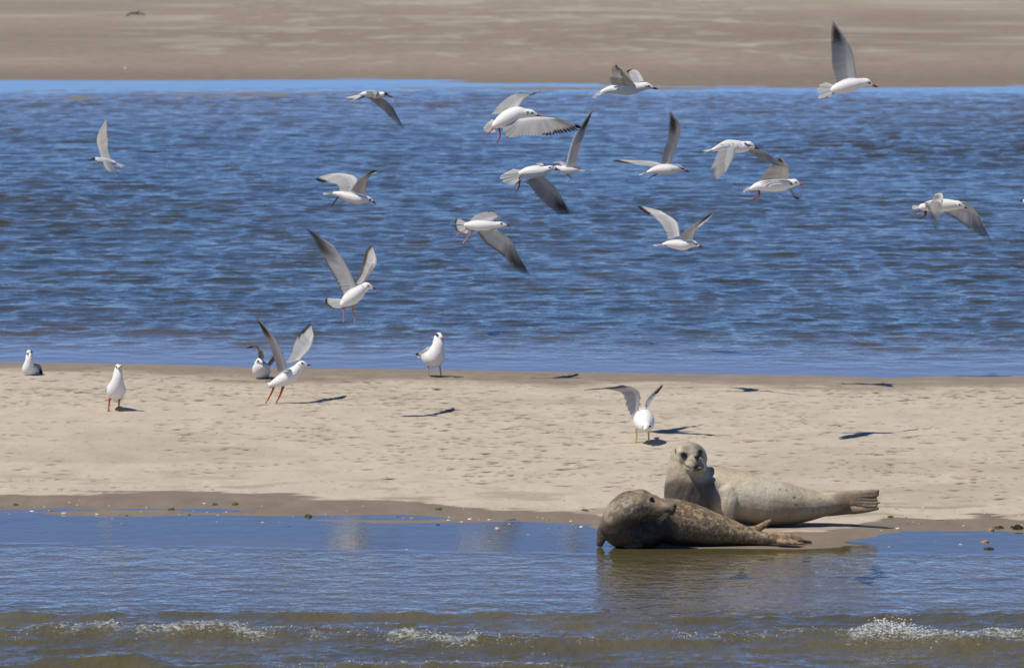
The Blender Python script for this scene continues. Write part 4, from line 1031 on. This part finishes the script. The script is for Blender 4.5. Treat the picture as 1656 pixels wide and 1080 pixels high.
SL = {'w': 'small chalk white shell lying near the waterline', 'c': 'small cream coloured shell lying near the waterline', 'o': 'small ochre brown shell lying near the waterline',
      'k': 'small black pebble lying on the sand bar', 'g': 'small blue grey shell lying near the waterline'}
def bit(px, py, k, r, label=None):
    p, dep = ground_hit(px, py); s_ = F / dep
    o = link('pebble' if k == 'k' else 'shell', SH[k]); rr = r / s_
    o.scale = (rr, rr, rr * rng.uniform(.8, 1.1)); o.rotation_euler = (rng.uniform(-.15, .15), rng.uniform(-.15, .15), rng.uniform(0, 6.28))
    zt = float(terrain(p.x, p.y / K)); o.location = (p.x, p.y, max(zt, -.003) - .001)
    tag(o, label or SL[k], 'pebble' if k == 'k' else 'shell', None if label else {'w': 'white shells', 'c': 'cream shells', 'o': 'ochre shells', 'k': 'black pebbles', 'g': 'blue grey shells'}[k])
def Z6(x, y): return (x / 3.312, 780 + y / 3.312)
for x, y, k, r in [(172, 155, 'w', 4), (240, 132, 'c', 3), (268, 152, 'o', 4.5), (412, 120, 'w', 2), (372, 107, 'w', 2), (520, 172, 'c', 4), (603, 192, 'o', 3.5), (650, 220, 'o', 4), (680, 178, 'k', 3),
                   (1015, 174, 'k', 3), (993, 197, 'c', 2), (1095, 114, 'c', 3.5), (1168, 175, 'w', 2), (1162, 210, 'c', 2.5), (1214, 158, 'c', 2.5), (1407, 214, 'c', 3.5),
                   (1498, 211, 'o', 3), (1550, 234, 'k', 3.5), (1568, 182, 'c', 2.5), (410, 218, 'c', 2), (1035, 151, 'w', 1.6), (12, 137, 'k', 2), (48, 169, 'c', 2.2), (1110, 160, 'c', 2), (490, 195, 'k', 1.5), (1340, 640, 'w', 1.)][:-1]:
    bit(*Z6(x, y), k, r)
bit(*Z6(343, 167), 'c', 5, 'largest cream shell at the left end of the front waterline')
bit(*Z6(785, 135), 'g', 3.5, 'blue grey shell on the damp sand left of centre')
def Z5(x, y): return (500 + x / 3.45, 780 + y / 3.45)
for x, y, k, r in [(210, 158, 'w', 1.6), (92, 177, 'w', 1.6), (493, 193, 'k', 3), (528, 197, 'o', 3.6), (645, 228, 'k', 2.2), (780, 193, 'w', 1.8), (778, 211, 'w', 3.2), (853, 220, 'w', 3),
                   (1005, 208, 'w', 3.2), (1115, 230, 'c', 3), (1328, 212, 'o', 3), (1338, 256, 'o', 2.6), (1460, 216, 'w', 3), (1467, 232, 'c', 2.4), (1518, 247, 'w', 3.4), (1490, 252, 'o', 2.6),
                   (1398, 257, 'k', 2.4), (1222, 289, 'c', 3), (1268, 276, 'k', 2), (1005, 326, 'c', 2.6), (545, 372, 'c', 3), (575, 380, 'o', 2.6), (1040, 140, 'c', 2), (1275, 195, 'w', 1.6), (790, 127, 'w', 1.6), (985, 308, 'k', 1.4), (1420, 97, 'w', 2.4), (1555, 25, 'w', 1.8)]:
    bit(*Z5(x, y), k, r)
bit(*Z5(578, 197), 'o', 5, 'ochre shell on the front waterline, largest left of the brown seal')
bit(*Z5(720, 236), 'k', 5, 'big dark stone half in the wash below the standing gull')
bit(*Z5(896, 205), 'w', 4.2, 'largest white shell on the damp edge left of the brown seal')
bit(*Z5(1050, 255), 'c', 4.6, 'flat cream shell lying in the mirror wash left of the brown seal')
def Z4(x, y): return (1380 + x / 6., 780 + y / 6.)
for x, y, k, r in [(283, 218, 'w', 2), (413, 258, 'k', 1.8), (680, 245, 'w', 3), (1017, 278, 'w', 2), (910, 286, 'w', 1.5), (1272, 300, 'w', 2), (1607, 328, 'w', 2.5), (640, 400, 'o', 3), (527, 398, 'k', 2), (923, 394, 'k', 1.5),
                   (1073, 423, 'c', 3), (448, 534, 'o', 2.4), (536, 548, 'w', 1.8), (634, 534, 'c', 1.8), (802, 574, 'c', 2.6), (700, 604, 'c', 2.2), (350, 622, 'c', 3), (466, 630, 'c', 1.6),
                   (1442, 552, 'k', 2), (1500, 616, 'k', 1.6), (678, 704, 'w', 1.8), (272, 466, 'c', 2.4), (1634, 412, 'w', 2), (718, 332, 'k', 1.4), (515, 338, 'k', 1.8), (1040, 572, 'c', 1.4)]:
    bit(*Z4(x, y), k, r)
bit(*Z4(432, 447), 'w', 4.4, 'largest white shell, on the waterline right of the grey seal flippers')
bit(*Z4(1042, 600), 'c', 4, 'cream shell standing alone in the mirror pool at right')
bit(*Z4(1335, 462), 'o', 5.5, 'ochre shell beside the dark weed at the right edge')
bit(*Z4(1270, 575), 'o', 8, 'broad flat brown shell in the pool near the right edge')
bit(*Z4(1315, 642), 'k', 9, 'long dark stone lowest in the pool at right')
for _ in range(96):
    x = rng.uniform(0, 1656); y = rng.uniform(640, 806) if rng.random() < .3 else rng.uniform(796, 845)
    if 950 < x < 1430 and y > 700: continue
    bit(x, y, 'w' if rng.random() < .62 else 'k', rng.uniform(.8, 1.7))
# worn track lines of weed
weed = plain('green_weed', (.11, .14, .03), .5, .4, .3, 30); dweed = plain('dark_weed', (.03, .028, .016), .4, .5, .3, 30)
def weed_clump(px, py, wpx, hpx, mat, label, n=11):
    p, dep = ground_hit(px, py); s_ = F / dep; VV, FF, off = [], [], 0
    for i in range(n):
        a = rng.normal(0, .3) * wpx / s_; yy = rng.uniform(-.05, .05); L = rng.uniform(.012, .035); an = rng.uniform(-.6, .6); h = rng.uniform(.1, .8) * hpx / s_ * (1 - abs(a * s_ / wpx) ** 2 * .7)
        P = [np.array([a, yy, 0]), np.array([a + L * .5, yy + math.sin(an) * L, h]), np.array([a + L, yy + math.sin(an) * L * 2, h * .3])]
        V, Fq, Ft, N, k_ = tube_geo(crom(P, 6), np.array([.001, .0025, .003, .0025, .002, .001]), 6, RW=np.array([.001, .002, .002, .002, .0015, .001])); VV.append(V)
        FF += [tuple(j + off for j in f) for f in Fq + Ft]; off += len(V)
    o = link('seaweed', pymesh('seaweed', np.concatenate(VV), FF, mat), None, (p.x, p.y, max(float(terrain(p.x, p.y / K)), 0)))
    tag(o, label, 'seaweed')
weed_clump(*Z4(1575, 448), 13, 7, dweed, 'dark heap of seaweed on the waterline at the right edge', 60)
weed_clump(*Z4(1410, 440), 6, 2.5, dweed, 'small dark seaweed strand left of the big weed heap')
weed_clump(*Z4(1370, 442), 5, 2, weed, 'green seaweed scrap between the ochre shell and the weed heap')
weed_clump(*Z4(340, 332), 6, 1.8, weed, 'green weed scrap on damp sand right of the grey seal tail')
weed_clump(*Z6(905, 147), 5, 2.5, weed, 'green weed tuft on the damp sand beside the blue grey shell')
weed_clump(*Z6(1640, 182), 5, 3.5, weed, 'bright green weed tuft on the waterline left of centre', 34)
weed_clump(*Z6(1250, 117), 5, 2, weed, 'green weed scrap on the damp sand left of the bright tuft')
weed_clump(*Z6(1140, 117), 4, 1.5, weed, 'thin green weed scrap next to a cream shell')
weed_clump(*Z6(68, 119), 3, 1.5, weed, 'green weed scrap on the damp sand in the far left corner')
weed_clump(*Z5(710, 149), 8, 1.8, weed, 'long dark green weed strand on the damp sand above the dark stone')
weed_clump(*Z5(1525, 155), 8, 1.6, weed, 'weed strand beside the white feather left of the brown seal')
# feathers and far debris
for (a, lab) in ((Z4(830, 366), 'white moulted feather lying on the damp sand at right'), (Z5(1572, 148), 'white moulted feather lying left of the brown seal'), (Z4(1380, 334), 'long pale feather on the damp sand at the right edge')):
    p, dep = ground_hit(*a); s_ = F / dep; L = 8 / s_
    Pp = crom([(-L, 0, .004), (0, .01, .006), (L, -.02, .012)], 12); V, Fq, Ft, N, k_ = tube_geo(Pp, np.array([.001, .003, .006, .009, .011, .012, .012, .011, .009, .007, .005, .002]) * .6, 6, ref=(0, 0, 1), RW=np.ones(12) * .0015)
    me = pymesh('feather', V, Fq + Ft, vane_mat); attr(me, 'plumage', np.tile(WHITE, (len(V), 1)), 'FLOAT_COLOR')
    tag(link('feather', me, None, (p.x, p.y, float(terrain(p.x, p.y / K)))), lab, 'feather')
p, dep = ground_hit(218, 27); s_ = F / dep
VV, FF, off = [], [], 0
for x0, x1, z0, z1, r in ((-.16, -.05, .02, .07, .03), (-.05, .06, .06, .05, .035), (.05, .2, .05, .04, .025), (.02, .1, .07, .10, .02)):
    V, Fq, Ft, N, k_ = tube_geo(crom([(x0, 0, z0), ((x0 + x1) / 2, .02, (z0 + z1) / 2 + .01), (x1, 0, z1)], 6), np.ones(6) * r * .55, 8); VV.append(V); FF += [tuple(j + off for j in f) for f in Fq + Ft]; off += len(V)
tag(link('driftwood', pymesh('driftwood', np.concatenate(VV), FF, plain('grey_driftwood', (.10, .085, .07), .8, .2, .3, 12)), None, (p.x, p.y, float(terrain(p.x, p.y / K)))), 'dark lump of driftwood on the far sand bank at upper left', 'driftwood')
bit(203, 111, 'w', 2.6, 'white speck of shell on the far sand bank')
